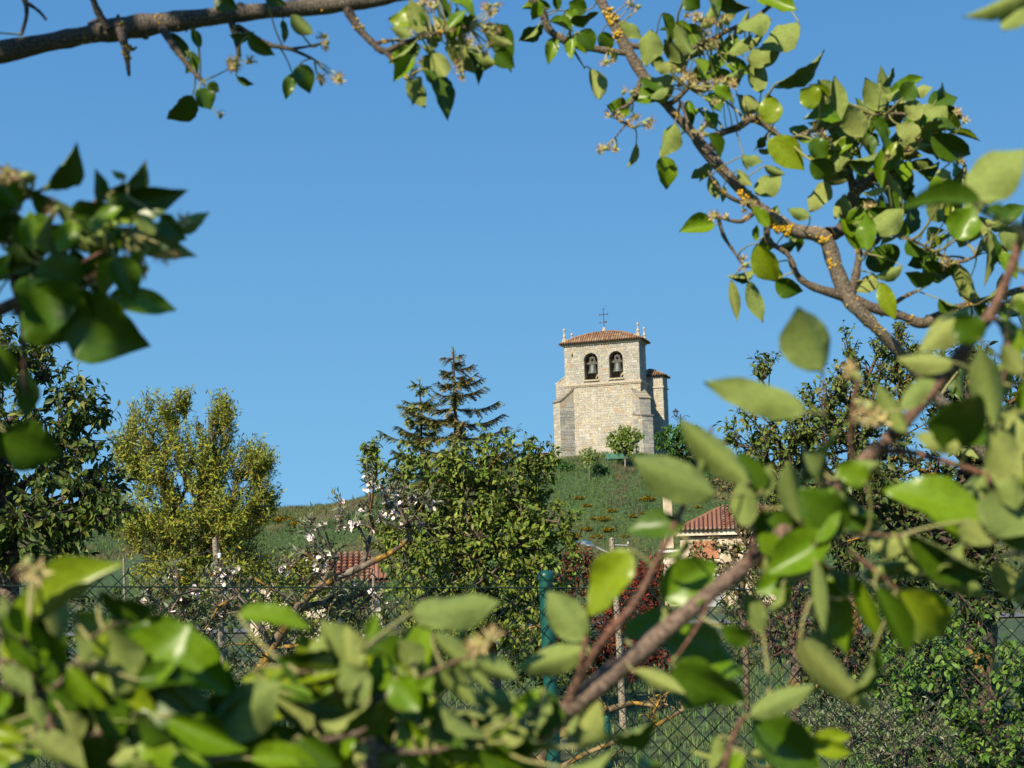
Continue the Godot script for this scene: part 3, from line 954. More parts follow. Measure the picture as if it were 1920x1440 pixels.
# ---------------------------------------------------------------- houses
func gable_tiles(mb: MB, x0: float, x1: float, z0: float, y0: float, z1: float, y1: float, pitch := 0.2) -> void:
	# columns of half-round tiles from the eave (z0,y0) up to the ridge (z1,y1)
	var m := int((x1 - x0) / pitch)
	for k in m + 1:
		var x := x0 + (x1 - x0) * k / m
		var nt := 9
		for q in nt:
			var a := Vector3(x, y0, z0).lerp(Vector3(x, y1, z1), float(q) / nt) + Vector3(0, 0.03, 0)
			var b := Vector3(x, y0, z0).lerp(Vector3(x, y1, z1), float(q + 1) / nt)
			var c: Color = [Color(0.40, 0.16, 0.09), Color(0.45, 0.20, 0.11), Color(0.34, 0.13, 0.08), Color(0.46, 0.27, 0.17)][rng.randi() % 4] * rr(0.85, 1.12)
			mb.tube(PackedVector3Array([a, b]), PackedFloat32Array([0.1, 0.085]), 6, PackedColorArray([c]), false)
			if q == 0: mb.blob(a, Vector3.ONE * 0.085, Color(0.38, 0.28, 0.2), 6, 3)

func houses() -> void:
	# cream house with brick panel
	var p := px(1358, 1140, 70.0)
	p = on_ground(p)
	var h := thing("village_house", "cream house with red tiled roof, brick panel and slim chimney under the hill", "house", p, "", deg_to_rad(-9))
	var mb := MB.new()
	mb.box(Vector3(0.35, 1.75, -3.0), Vector3(5.2, 4.3, 6.0))
	mb.quad(Vector3(-2.25, 3.9, 0), Vector3(2.95, 3.9, 0), Vector3(2.95, 3.95, 0), Vector3(-2.25, 3.95, 0), Vector3.BACK)
	part("wall", mb, M.plaster, h)
	mb = MB.new()
	mb.box(Vector3(-2.55, 0.9, -2.6), Vector3(1.4, 4.2, 3.4))
	part("annex_wall", mb, M.plaster2, h)
	mb = MB.new()
	mb.box(Vector3(-2.6, 3.06, -2.5), Vector3(1.7, 0.14, 3.9))
	part("annex_roof", mb, M.tile, h)
	mb = MB.new()
	mb.box(Vector3(0.35, 4.02, 0.12), Vector3(5.5, 0.3, 0.35)); part("cornice", mb, M.plaster2, h)
	mb = MB.new()
	mb.box(Vector3(0.35, 3.80, 0.06), Vector3(5.4, 0.11, 0.16)); part("eave_board", mb, M.wood_dark, h)
	mb = MB.new(); var tl := MB.new()
	mb.quad(Vector3(-2.5, 4.15, 0.45), Vector3(3.2, 4.15, 0.45), Vector3(3.2, 5.55, -3.0), Vector3(0.2, 5.55, -3.0), Vector3(0, 0.9, 0.4), Color(0.3, 0.14, 0.09))
	mb.flat3(Vector3(-2.5, 4.15, 0.45), Vector3(-2.5, 4.15, -6.4), Vector3(0.2, 5.55, -3.0), Vector3(-0.5, 0.85, 0), Color(0.3, 0.14, 0.09))
	mb.quad(Vector3(-2.5, 4.15, -6.4), Vector3(3.2, 4.15, -6.4), Vector3(3.2, 5.55, -3.0), Vector3(0.2, 5.55, -3.0), Vector3(0, 0.9, -0.4), Color(0.3, 0.14, 0.09))
	for s in [3.0]:
		mb.flat3(Vector3(s, 4.1, 0.1), Vector3(s, 4.1, -6.1), Vector3(s, 5.5, -3.0), Vector3(signf(s), 0, 0), Color(0.6, 0.5, 0.36))
	gable_tiles(tl, 0.2, 3.15, 0.5, 4.2, -3.0, 5.6, 0.24)
	for k in 11:
		var f := float(k) / 11.0
		var ex := -2.5 + 2.7 * f
		tl.tube(PackedVector3Array([Vector3(ex, 4.2, 0.5), Vector3(ex, 4.2 + 1.4 * f, 0.5 - 3.5 * f)]), PackedFloat32Array([0.11, 0.09]), 6, PackedColorArray([Color(0.44, 0.20, 0.12) * rr(0.8, 1.1)]), false)
		tl.blob(Vector3(ex, 4.23, 0.5), Vector3.ONE * 0.1, Color(0.38, 0.28, 0.2), 6, 3)
	for k in 16:
		var f := float(k) / 16.0
		for sd in [-1.0, 1.0]:
			var ez: float = -3.0 + sd * 3.5 * (1.0 - f)
			tl.tube(PackedVector3Array([Vector3(-2.5, 4.2, ez), Vector3(-2.5 + 2.7 * f, 4.2 + 1.4 * f, ez)]), PackedFloat32Array([0.1, 0.085]), 6, PackedColorArray([Color(0.42, 0.18, 0.10) * rr(0.8, 1.1)]), false)
	var rf := part("roof", mb, M.tile, h); part("roof_tiles", tl, M.tile, rf, "stuff")
	# brick panel: bricks laid one by one
	mb = MB.new(); mb.box(Vector3(-0.9, 3.1, 0.02), Vector3(1.5, 1.0, 0.05), Color(0.35, 0.3, 0.25))
	var bp := part("brick_panel", mb, M.brick, h)
	var bk := MB.new()
	for r in 12:
		for c in 6:
			var xx := -1.62 + c * 0.25 + (0.12 if r % 2 else 0.0)
			if xx > -0.35: continue
			bk.box(Vector3(xx + 0.115, 2.65 + r * 0.08, 0.055), Vector3(0.225, 0.065, 0.04), Color(0.50, 0.20, 0.10) * rr(0.8, 1.15))
	part("bricks", bk, M.brick, bp, "stuff")
	for wx in [0.6, 2.2]:
		mb = MB.new(); mb.box(Vector3(wx, 1.5, 0.03), Vector3(0.95, 1.25, 0.06)); var wf := part("window", mb, M.white, h)
		mb = MB.new(); mb.box(Vector3(wx, 1.5, 0.065), Vector3(0.8, 1.1, 0.02)); part("pane", mb, M.pane, wf)
	mb = MB.new(); mb.box(Vector3(-1.0, 0.75, 0.02), Vector3(1.9, 1.9, 0.06)); part("garage_door", mb, M.zinc, h)
	# chimney
	mb = MB.new()
	mb.box(Vector3(-2.95, 4.75, -2.6), Vector3(0.5, 3.0, 0.5))
	var ch := part("chimney", mb, M.plaster, h)
	mb = MB.new()
	for s in [[-1, -1], [1, -1], [-1, 1], [1, 1]]:
		mb.box(Vector3(-2.95 + s[0] * 0.19, 6.5, -2.6 + s[1] * 0.19), Vector3(0.12, 0.5, 0.12), Color(0.42, 0.17, 0.09))
	part("chimney_vent", mb, M.brick, ch)
	mb = MB.new()
	mb.box(Vector3(-2.95, 6.78, -2.6), Vector3(0.72, 0.07, 0.72))
	mb.lathe([[0.40, 6.81], [0.2, 6.96], [0.0, 7.06]], 4, Color.WHITE, Vector3(-2.95, 0, -2.6))
	part("chimney_cap", mb, M.dressed, ch)
	# small house among the trees
	var q := px(615, 1135, 45.0)
	q = on_ground(q)
	var h2 := thing("village_house", "low house with weathered red roof half hidden behind the blossoming apple tree", "house", q, "", deg_to_rad(6))
	mb = MB.new()
	mb.box(Vector3(-0.4, 0.7, -1.8), Vector3(4.6, 2.5, 3.4)); part("wall", mb, M.plaster2, h2)
	mb = MB.new(); tl = MB.new()
	mb.quad(Vector3(-1.9, 1.95, 0.2), Vector3(2.2, 1.95, 0.2), Vector3(1.4, 2.95, -1.9), Vector3(-1.1, 2.95, -1.9), Vector3(0, 0.9, 0.4), Color(0.32, 0.15, 0.1))
	mb.quad(Vector3(-1.9, 1.95, -3.8), Vector3(2.2, 1.95, -3.8), Vector3(1.4, 2.95, -1.9), Vector3(-1.1, 2.95, -1.9), Vector3(0, 0.9, -0.4), Color(0.32, 0.15, 0.1))
	mb.flat3(Vector3(2.2, 1.95, 0.2), Vector3(2.2, 1.95, -3.8), Vector3(1.4, 2.95, -1.9), Vector3(1, 0.6, 0).normalized(), Color(0.32, 0.15, 0.1))
	mb.flat3(Vector3(-1.9, 1.95, 0.2), Vector3(-1.9, 1.95, -3.8), Vector3(-1.1, 2.95, -1.9), Vector3(-1, 0.6, 0).normalized(), Color(0.32, 0.15, 0.1))
	gable_tiles(tl, -1.1, 1.4, 0.25, 1.98, -1.9, 2.98)
	for k in 4:
		var f := float(k + 1) / 5.0
		for s in [-1.0, 1.0]:
			var ex := (-1.1 - 0.8 * (1 - f)) if s < 0 else (1.4 + 0.8 * (1 - f))
			tl.tube(PackedVector3Array([Vector3(ex, 2.0, 0.22), Vector3(ex, 1.98 + f * 0.95, 0.22 - f * 2.0)]), PackedFloat32Array([0.1, 0.085]), 6, PackedColorArray([Color(0.42, 0.19, 0.11) * rr(0.8, 1.1)]), false)
	rf = part("roof", mb, M.tile, h2); part("roof_tiles", tl, M.tile, rf, "stuff")
	mb = MB.new(); mb.box(Vector3(0.9, 0.8, -0.08), Vector3(1.0, 1.9, 0.1)); part("door", mb, M.wood_dark, h2)
	# white street luminaire
	var lp := px(1095, 1020, 40.0)
	var pb := px(1150, 1040, 40.0)
	var g := on_ground(pb)
	var l := thing("street_lamp", "white flat street lamp head on a thin grey arm below the gorse", "street lamp", g)
	var K := PackedColorArray([Color.WHITE])
	mb = MB.new(); mb.tube(PackedVector3Array([Vector3(0, -0.1, 0), Vector3(0, pb.y - g.y, 0)]), PackedFloat32Array([0.06, 0.045]), 8, K); part("pole", mb, M.zinc, l)
	mb = MB.new(); mb.tube(PackedVector3Array([Vector3(0, pb.y - g.y - 0.02, 0), lp - g + Vector3(0.2, -0.02, 0)]), PackedFloat32Array([0.03, 0.024]), 6, K); part("arm", mb, M.zinc, l)
	mb = MB.new()
	var o := lp - g
	var bs := Basis(Vector3.BACK, -0.22) * Basis(Vector3.RIGHT, 0.25)
	var prof := [[-0.26, 0.06, 0.04], [-0.22, 0.10, 0.07], [-0.05, 0.13, 0.10], [0.12, 0.12, 0.10], [0.24, 0.07, 0.07], [0.28, 0.04, 0.04]]
	for i in prof.size() - 1:
		var a: Array = prof[i]; var b: Array = prof[i + 1]
		var ra := [Vector3(a[0], 0, -a[1]), Vector3(a[0], a[2], -a[1] * 0.6), Vector3(a[0], a[2], a[1] * 0.6), Vector3(a[0], 0, a[1])]
		var rb2 := [Vector3(b[0], 0, -b[1]), Vector3(b[0], b[2], -b[1] * 0.6), Vector3(b[0], b[2], b[1] * 0.6), Vector3(b[0], 0, b[1])]
		for k in 4:
			var k2 := (k + 1) % 4
			var nn: Vector3 = ((ra[k] + ra[k2]) * 0.5 - Vector3(a[0], a[2] * 0.5, 0)).normalized()
			mb.quad(o + bs * ra[k], o + bs * ra[k2], o + bs * rb2[k2], o + bs * rb2[k], bs * nn)
	part("lamp_head", mb, M.white, l)

# ---------------------------------------------------------------- trees
# o: trunk (world points), r0, n: blobs [centre, radii, count], twig (length), twigs, per (leaves a twig), len, cols, bark, [droop, up, first, leaf, singles, stray]
func leafy(called: String, label: String, category: String, at: Vector3, group: String, o: Dictionary) -> Node3D:
	var root := thing(called, label, category, at, group)
	var P := PackedVector3Array()
	var par := PackedInt32Array()
	var pl := PackedFloat32Array()
	var tr: Array = o.trunk
	for i in tr.size():
		P.append(tr[i]); par.append(i - 1)
		pl.append(0.0 if i == 0 else pl[i - 1] + P[i].distance_to(P[i - 1]))
	for lm in o.get("limbs", []):        # explicit limbs: [index of the node they leave from, points...]
		var pi: int = lm[0]
		for i in range(1, lm.size()):
			P.append(lm[i]); par.append(pi)
			pl.append(pl[pi] + P[P.size() - 1].distance_to(P[pi]))
			pi = P.size() - 1
	var n_main := P.size()
	var first: int = o.get("first", maxi(0, tr.size() - 2))
	var att := []
	for b in o.n:
		for k in b[2]:
			var d := rdir()
			var q: Vector3 = b[0] + d * b[1] * pow(rng.randf(), 0.42)
			att.append(q)
	var ref: Vector3 = tr[tr.size() - 1]
	att.sort_custom(func(a, b): return a.distance_squared_to(ref) < b.distance_squared_to(ref))
	var wob: float = o.get("wobble", 0.12)
	var ends := PackedInt32Array()
	for q in att:
		var best := -1
		var bc := 1e9
		for j in range(first, P.size()):
			var c := P[j].distance_to(q) + 0.22 * pl[j]
			if c < bc: bc = c; best = j
		var s := P[best]
		var L := s.distance_to(q)
		var ns := clampi(int(L / (o.twig * 1.2)), 1, 4)
		var pi := best
		var side := rdir() * L * wob
		for k in ns:
			var t := float(k + 1) / ns
			P.append(s.lerp(q, t) + side * sin(t * PI)); par.append(pi)
			pl.append(pl[pi] + L / ns)
			pi = P.size() - 1
		ends.append(pi)
	# branch thickness by the pipe rule
	var e: float = o.get("e", 2.1)
	var R := PackedFloat32Array()
	R.resize(P.size())
	for i in ends: R[i] += 1.0
	for i in range(P.size() - 1, 0, -1):
		if R[i] <= 0.0: R[i] = 1.0
		R[par[i]] += R[i]
	var f: float = o.r0 / pow(maxf(R[0], 1.0), 1.0 / e)
	for i in P.size(): R[i] = maxf(f * pow(R[i], 1.0 / e), o.get("rmin", 0.004))
	var mb := MB.new()
	var bark: Color = o.bark
	# main path and limbs as smooth tubes, the rest as joints
	var chains := [range(tr.size())]
	var at_i := tr.size()
	for lm in o.get("limbs", []):
		var ch := [lm[0]]
		for i in range(1, lm.size()): ch.append(at_i); at_i += 1
		chains.append(ch)
	for ch in chains:
		var cp := PackedVector3Array(); var cr := PackedFloat32Array(); var cc := PackedColorArray()
		var m: int = ch.size()
		for i in m:
			var p1: Vector3 = P[ch[i]]; var p0: Vector3 = P[ch[maxi(i - 1, 0)]]; var p2: Vector3 = P[ch[mini(i + 1, m - 1)]]; var p3: Vector3 = P[ch[mini(i + 2, m - 1)]]
			var r1: float = R[ch[i]]; var r2: float = R[ch[mini(i + 1, m - 1)]]
			if i == 0 and ch[0] != 0: r1 = minf(r1, r2 * 1.3)
			for k in (4 if i < m - 1 else 1):
				var s := k / 4.0
				cp.append(0.5 * ((2.0 * p1) + (p2 - p0) * s + (2.0 * p0 - 5.0 * p1 + 4.0 * p2 - p3) * s * s + (3.0 * p1 - p0 - 3.0 * p2 + p3) * s * s * s))
				cr.append(lerpf(r1, r2, s) * rr(0.92, 1.1))
				var c2 := bark * rr(0.8, 1.15)
				if o.has("lichen") and rng.randf() < o.lichen: c2 = Color(0.42, 0.24, 0.035) * rr(0.7, 1.2)
				cc.append(c2)
		mb.tube(cp, cr, 9, cc)
	for i in range(n_main, P.size()):
		var a := par[i]
		var cc := bark * rr(0.8, 1.15)
		if o.has("lichen") and rng.randf() < o.lichen: cc = Color(0.42, 0.24, 0.035) * rr(0.7, 1.2)
		var back := (P[i] - P[a]) * 0.08
		var ra := minf(R[a], R[i] * 1.35)
		mb.tube(PackedVector3Array([P[a] - back, P[a].lerp(P[i], 0.5), P[i]]), PackedFloat32Array([ra, (ra + R[i]) * 0.5, R[i]]), 4, PackedColorArray([cc]))
	# twigs and leaves
	var xf := []
	var cs := PackedColorArray()
	var cols: Array = o.cols
	var droop: float = o.get("droop", 0.45)
	var up: float = o.get("up", 0.4)
	var ctr: Vector3 = o.n[0][0]
	for i in ends:
		var outw := (P[i] - ctr).normalized()
		for k in int(o.twigs):
			var d := (rdir() * 0.9 + outw * 0.8 + Vector3.UP * up).normalized()
			var L: float = o.twig * rr(0.6, 1.4)
			var p0 := P[i]; var p1 := p0 + d * L * 0.5; var p2 := p1 + (d + Vector3.UP * 0.25).normalized() * L * 0.5
			mb.tube(PackedVector3Array([p0, p1, p2]), PackedFloat32Array([R[i] * 0.8, R[i] * 0.6, R[i] * 0.3]), 3, PackedColorArray([bark * 0.9]), false)
			for m in int(o.per):
				var t := (m + rr(0.3, 1.0)) / float(o.per)
				var q := p0.lerp(p1, t * 2.0) if t < 0.5 else p1.lerp(p2, t * 2.0 - 1.0)
				var ld := (d * 0.35 + rdir() * 0.9 + Vector3.DOWN * droop * rr(0.2, 1.0) + outw * 0.2).normalized()
				var nn := (Vector3.UP * 0.7 + outw * 0.5 + rdir() * 0.9)
				nn = (nn - ld * nn.dot(ld)).normalized()
				var ll := rr(o.len.x * 0.65, o.len.y * 1.12)
				xf.append(Transform3D(Basis(ld.cross(nn) * ll, ld * ll, nn * ll), q + ld * ll * 0.15))
				var c: Color = cols[rng.randi() % cols.size()]
				cs.append(c * rr(0.75, 1.25))
	part("trunk", mb, M.barkfar, root, "", true)
	var lm2: Mesh = o.get("leaf", SMALL.pear)
	var singles: int = o.get("singles", 0)
	if singles > 0:
		var order := range(xf.size())
		order.sort_custom(func(a, b): return (xf[a].origin - EYE).length_squared() < (xf[b].origin - EYE).length_squared())
		var keep := []; var kc := PackedColorArray()
		var mats := []
		for c in cols:
			var m2: StandardMaterial3D = M.far_leaf.duplicate()
			m2.vertex_color_use_as_albedo = false
			m2.albedo_color = c.linear_to_srgb()
			mats.append(m2)
		for r in order.size():
			var id: int = order[r]
			if r < singles:
				var l := MeshInstance3D.new()
				l.name = "leaf"
				l.mesh = lm2
				var tf: Transform3D = xf[id]
				tf.origin -= root.position
				l.transform = tf
				l.set_surface_override_material(0, mats[rng.randi() % mats.size()])
				root.add_child(l, true)
			else:
				keep.append(xf[id]); kc.append(cs[id])
		xf = keep; cs = kc
	scatter("crown", lm2, xf, cs, root, "stuff")
	o["ends"] = ends; o["P"] = P
	return root

func conifer(called: String, label: String, at: Vector3, top: float, r0: float, spread: float, dens: int, cols: Array, show: float) -> void:
	var root := thing(called, label, "conifer", at)
	var mb := MB.new()
	var H := top - at.y
	var K := PackedColorArray([Color(0.10, 0.075, 0.055)])
	mb.tube(PackedVector3Array([at - Vector3(0, 0.1, 0), at + Vector3(0.05, H * 0.5, 0), at + Vector3(0, H, 0)]), PackedFloat32Array([r0, r0 * 0.55, 0.012]), 8, K)
	var xf := []; var cs := PackedColorArray()
	var y := 0.25
	var ang := rr(0, TAU)
	while y < show:
		var nb := 4 if y > 0.6 else 3
		for k in nb:
			ang += TAU / nb + rr(-0.35, 0.35)
			var L := spread * pow(y / show, 0.75) * rr(0.35, 1.2) + 0.12
			var o := Vector3(at.x, top - y + rr(-0.12, 0.12), at.z)
			var dir := Vector3(cos(ang), 0, sin(ang))
			var pts := PackedVector3Array(); var rs := PackedFloat32Array()
			for i in 7:
				var t := float(i) / 6
				pts.append(o + dir * L * t + Vector3(0, (-0.30 * t + 0.48 * t * t) * L, 0)); rs.append(lerpf(0.022, 0.006, t))
			mb.tube(pts, rs, 4, K)
			var ns := int(L * dens)
			for q in ns:
				var t := pow(rng.randf(), 0.8)
				var fi := t * 6.0
				var b := pts[int(minf(fi, 5))].lerp(pts[int(minf(fi, 5)) + 1], fi - int(minf(fi, 5)))
				var sd := dir.cross(Vector3.UP) * (1.0 if rng.randf() < 0.5 else -1.0)
				var d := (dir * 0.7 + sd * rr(0.1, 0.9) + Vector3(0, rr(-0.9, 0.25), 0)).normalized()
				var s := rr(0.16, 0.32) * (0.7 + 0.5 * (1.0 - t))
				var nn := (Vector3.UP + rdir() * 0.4); nn = (nn - d * nn.dot(d)).normalized()
				xf.append(Transform3D(Basis(d.cross(nn) * s, d * s, nn * s), b))
				cs.append(cols[rng.randi() % cols.size()] * rr(0.7, 1.3))
		y += rr(0.26, 0.42)
	for q in 26:
		var s := rr(0.10, 0.18)
		var d := (rdir() * 0.7 + Vector3.UP * 0.7).normalized()
		var nn := d.cross(rdir()).normalized()
		xf.append(Transform3D(Basis(d.cross(nn) * s, d * s, nn * s), Vector3(at.x, top - rr(0, 0.5), at.z)))
		cs.append(cols[rng.randi() % cols.size()])
	part("trunk", mb, M.barkfar, root, "", true)
	scatter("crown", SMALL.spray, xf, cs, root)

func needle_spray() -> ArrayMesh:
	var mb := MB.new()
	for i in 16:
		var t := i / 16.0
		for s in [-1.0, 1.0]:
			var o := Vector3(0, t, 0)
			var e := o + Vector3(s * 0.22 * (1.1 - t * 0.6), 0.12, rr(-0.10, 0.12))
			mb.flat3(o - Vector3(0, 0.045, 0), o + Vector3(0, 0.045, 0), e, Vector3(0, 0, 1))
	mb.flat3(Vector3(-0.02, 0, 0), Vector3(0.02, 0, 0), Vector3(0, 1.1, 0), Vector3(0, 0, 1))
	var me := mb.mesh()
	me.surface_set_material(0, M.needle)
	return me

func blossom_mesh() -> ArrayMesh:
	# open apple blossom, unit radius
	var mb := MB.new()
	for k in 5:
		var a := TAU * k / 5
		var d := Vector3(cos(a), sin(a), 0)
		var s := Vector3(-sin(a), cos(a), 0)
		var nn := (Vector3(0, 0, 1) - d * 0.3).normalized()
		var c := Color(0.80, 0.74, 0.72) if k % 2 else Color(0.82, 0.66, 0.66)
		mb.flat3(Vector3.ZERO, d * 0.6 + s * 0.45 + Vector3(0, 0, 0.2), d + Vector3(0, 0, 0.3), nn, c)
		mb.flat3(Vector3.ZERO, d * 0.6 - s * 0.45 + Vector3(0, 0, 0.2), d + Vector3(0, 0, 0.3), nn, c)
	mb.blob(Vector3(0, 0, 0.08), Vector3(0.16, 0.16, 0.12), Color(0.5, 0.4, 0.08), 5, 3)
	var me := mb.mesh()
	me.surface_set_material(0, M.petal)
	return me

func small_init() -> void:
	SMALL.pear = small_leaf(M.far_leaf, 0.52, 0.35, 0.28)
	SMALL.narrow = small_leaf(M.matt_leaf, 0.30, 0.3, 0.2, 2)
	SMALL.spray = needle_spray()
	SMALL.tiny = sprig(M.matt_leaf, 5, 0.8, 0.16, 12)

func orchard() -> void:
	var green := [Color(0.12, 0.185, 0.022), Color(0.16, 0.22, 0.03), Color(0.085, 0.14, 0.02), Color(0.20, 0.24, 0.04), Color(0.14, 0.165, 0.03)]
	# pear tree in the middle of the orchard
	var b := on_ground(px(930, 1330, 12.6))
	leafy("orchard_pear_tree", "bushy green pear tree standing between the spruce and the fence post", "tree", b, "", {
		"trunk": [b, b + Vector3(-0.03, 0.45, 0.02), b + Vector3(-0.08, 0.9, 0), b + Vector3(-0.12, 1.4, 0), b + Vector3(-0.15, 1.9, 0)], "r0": 0.085, "first": 2,
		"n": [[px(905, 1010, 12.6), Vector3(0.72, 0.62, 0.65), 135], [px(1000, 1010, 12.5), Vector3(0.45, 0.62, 0.5), 82], [px(800, 1020, 12.6), Vector3(0.45, 0.6, 0.5), 67], [px(900, 890, 12.7), Vector3(0.62, 0.38, 0.5), 72], [px(745, 900, 12.5), Vector3(0.26, 0.22, 0.25), 15], [px(705, 862, 12.5), Vector3(0.07, 0.10, 0.08), 6], [px(1010, 870, 12.7), Vector3(0.16, 0.28, 0.2), 15], [px(905, 1160, 12.5), Vector3(0.75, 0.42, 0.6), 112]],
		"twig": 0.14, "twigs": 4, "per": 9, "len": Vector2(0.044, 0.068), "cols": green, "bark": Color(0.22, 0.17, 0.12), "lichen": 0.25, "droop": 0.7, "singles": 220, "rmin": 0.0022})
	# tree at the edge of the frame, in front of the pale shrub
	b = on_ground(px(20, 1330, 11.5))
	leafy("orchard_pear_tree", "tall dark leafed pear tree beside the pale yellow green shrub", "tree", b, "", {
		"trunk": [b, b + Vector3(-0.05, 0.7, 0), b + Vector3(-0.05, 1.3, 0), b + Vector3(-0.1, 2.1, 0), b + Vector3(-0.15, 2.9, 0)], "r0": 0.10, "first": 2,
		"n": [[px(40, 860, 11.5), Vector3(0.72, 0.75, 0.7), 110], [px(150, 800, 11.5), Vector3(0.28, 0.35, 0.35), 22], [px(30, 680, 11.5), Vector3(0.42, 0.32, 0.4), 32], [px(130, 940, 11.4), Vector3(0.42, 0.35, 0.4), 40], [px(60, 1010, 11.4), Vector3(0.6, 0.3, 0.5), 45], [px(-90, 800, 11.5), Vector3(0.7, 0.9, 0.7), 60], [px(190, 960, 11.3), Vector3(0.22, 0.16, 0.25), 12]],
		"twig": 0.16, "twigs": 4, "per": 7, "len": Vector2(0.058, 0.088), "cols": [Color(0.07, 0.115, 0.022), Color(0.095, 0.14, 0.026), Color(0.05, 0.085, 0.02), Color(0.15, 0.165, 0.035)], "bark": Color(0.16, 0.12, 0.09), "droop": 0.9, "singles": 220, "rmin": 0.0022})
	# tall loose trees on the other side
	var olive := [Color(0.10, 0.15, 0.024), Color(0.13, 0.175, 0.03), Color(0.07, 0.11, 0.02), Color(0.17, 0.17, 0.04)]
	b = on_ground(px(1600, 1330, 15.0))
	leafy("orchard_pear_tree", "loose olive green pear tree with sky showing through its crown beside the cream house", "tree", b, "", {
		"trunk": [b, b + Vector3(0.05, 0.7, 0), b + Vector3(0.0, 1.3, 0), b + Vector3(0.1, 2.0, 0), b + Vector3(0.2, 2.9, 0)], "r0": 0.11, "first": 2,
		"n": [[px(1560, 870, 15.0), Vector3(1.0, 0.68, 0.7), 120], [px(1450, 830, 15.0), Vector3(0.62, 0.38, 0.5), 48], [px(1600, 780, 15.0), Vector3(0.85, 0.5, 0.6), 75], [px(1440, 700, 15.0), Vector3(0.16, 0.16, 0.2), 7], [px(1585, 690, 15.0), Vector3(0.14, 0.35, 0.2), 13], [px(1680, 690, 15.0), Vector3(0.4, 0.42, 0.4), 34], [px(1520, 990, 15.0), Vector3(0.9, 0.5, 0.6), 70], [px(1690, 650, 15), Vector3(0.12, 0.25, 0.2), 8]],
		"twig": 0.17, "twigs": 4, "per": 7, "len": Vector2(0.05, 0.075), "cols": olive, "bark": Color(0.17, 0.13, 0.1), "lichen": 0.15, "droop": 0.5, "singles": 150, "rmin": 0.0025})
	b = on_ground(px(1840, 1330, 10.5))
	leafy("orchard_pear_tree", "dense dark tree with lichen spotted trunk over shiny leaves behind the wire fence", "tree", b, "", {
		"trunk": [b, b + Vector3(-0.03, 0.5, 0), b + Vector3(0.03, 1.0, 0), b + Vector3(0.0, 1.6, 0), b + Vector3(0.05, 2.3, 0)], "r0": 0.14, "first": 2,
		"n": [[px(1760, 930, 10.6), Vector3(0.8, 0.5, 0.5), 95], [px(1850, 780, 10.8), Vector3(0.6, 0.6, 0.5), 80], [px(1700, 1040, 10.6), Vector3(0.6, 0.35, 0.5), 60], [px(1940, 900, 10.6), Vector3(0.5, 0.7, 0.5), 50], [px(1850, 1080, 10.4), Vector3(0.55, 0.3, 0.4), 50]],
		"twig": 0.14, "twigs": 4, "per": 7, "len": Vector2(0.05, 0.075), "cols": [Color(0.045, 0.075, 0.018), Color(0.07, 0.095, 0.022), Color(0.09, 0.12, 0.03)], "bark": Color(0.13, 0.09, 0.065), "lichen": 0.3, "droop": 0.5, "singles": 150, "rmin": 0.0022})
	# shiny leaved shrub under it
	for q in [[1740, 1290, 8.6, 1.0, "shiny leaved green shrub pressed against the wire fence beside the low stakes"], [1890, 1300, 8.3, 1.1, "broad shiny green shrub around the lichen spotted trunk behind the fence"]]:
		var g := on_ground(px(q[0], 1420, q[2]))
		var c := px(q[0], q[1] - 20, q[2])
		leafy("garden_shrub", q[4], "shrub", g, "", {
			"trunk": [g, g.lerp(c, 0.35), g.lerp(c, 0.6)], "r0": 0.03, "first": 0,
			"n": [[c, Vector3(0.42, 0.42, 0.4) * q[3], 75], [c - Vector3(0.1, 0.4, 0), Vector3(0.4, 0.25, 0.4), 30]],
			"twig": 0.12, "twigs": 4, "per": 7, "len": Vector2(0.035, 0.058), "cols": [Color(0.07, 0.15, 0.022), Color(0.10, 0.19, 0.03), Color(0.05, 0.105, 0.02), Color(0.14, 0.22, 0.04)], "bark": Color(0.14, 0.1, 0.07), "droop": 0.4, "singles": 120, "rmin": 0.002})
	# pale willow-like shrub
	b = on_ground(px(345, 1150, 29.0))
	var wil := {
		"trunk": [b, b + Vector3(0, 0.5, 0), b + Vector3(0.05, 1.2, 0)], "r0": 0.09, "first": 0,
		"n": [[px(350, 985, 29), Vector3(1.7, 0.9, 1.3), 203], [px(340, 880, 29), Vector3(1.5, 0.85, 1.1), 129], [px(300, 800, 29), Vector3(0.55, 0.4, 0.5), 22], [px(345, 775, 29), Vector3(0.10, 0.28, 0.2), 10], [px(415, 800, 29), Vector3(0.3, 0.45, 0.4), 22], [px(475, 890, 29), Vector3(0.4, 0.55, 0.5), 36], [px(250, 860, 29), Vector3(0.4, 0.6, 0.5), 30], [px(380, 1080, 29), Vector3(1.5, 0.6, 1.1), 122], [px(480, 960, 29), Vector3(0.3, 0.4, 0.5), 25]],
		"twig": 0.45, "twigs": 7, "per": 13, "len": Vector2(0.07, 0.12), "cols": [Color(0.27, 0.32, 0.045), Color(0.22, 0.29, 0.05), Color(0.25, 0.29, 0.035), Color(0.21, 0.26, 0.07), Color(0.33, 0.28, 0.035)], "bark": Color(0.30, 0.20, 0.07), "up": 1.3, "droop": 0.1, "leaf": SMALL.narrow, "rmin": 0.004, "wobble": 0.08, "lichen": 0.35}
	leafy("pale_shrub", "big pale yellow green feathery shrub with many upright stems", "shrub", b, "", wil)
	# spruces
	b = on_ground(px(862, 1120, 35.0))
	var spt := px(850, 656, 35.0)
	conifer("spruce_tree", "taller dark spruce with sparse spreading boughs behind the pear tree", Vector3(spt.x, b.y, spt.z), spt.y, 0.17, 2.5, 78, [Color(0.17, 0.18, 0.06), Color(0.20, 0.20, 0.065), Color(0.26, 0.18, 0.07), Color(0.12, 0.14, 0.05)], 5.6)
	spt = px(787, 712, 37.0)
	b = on_ground(spt)
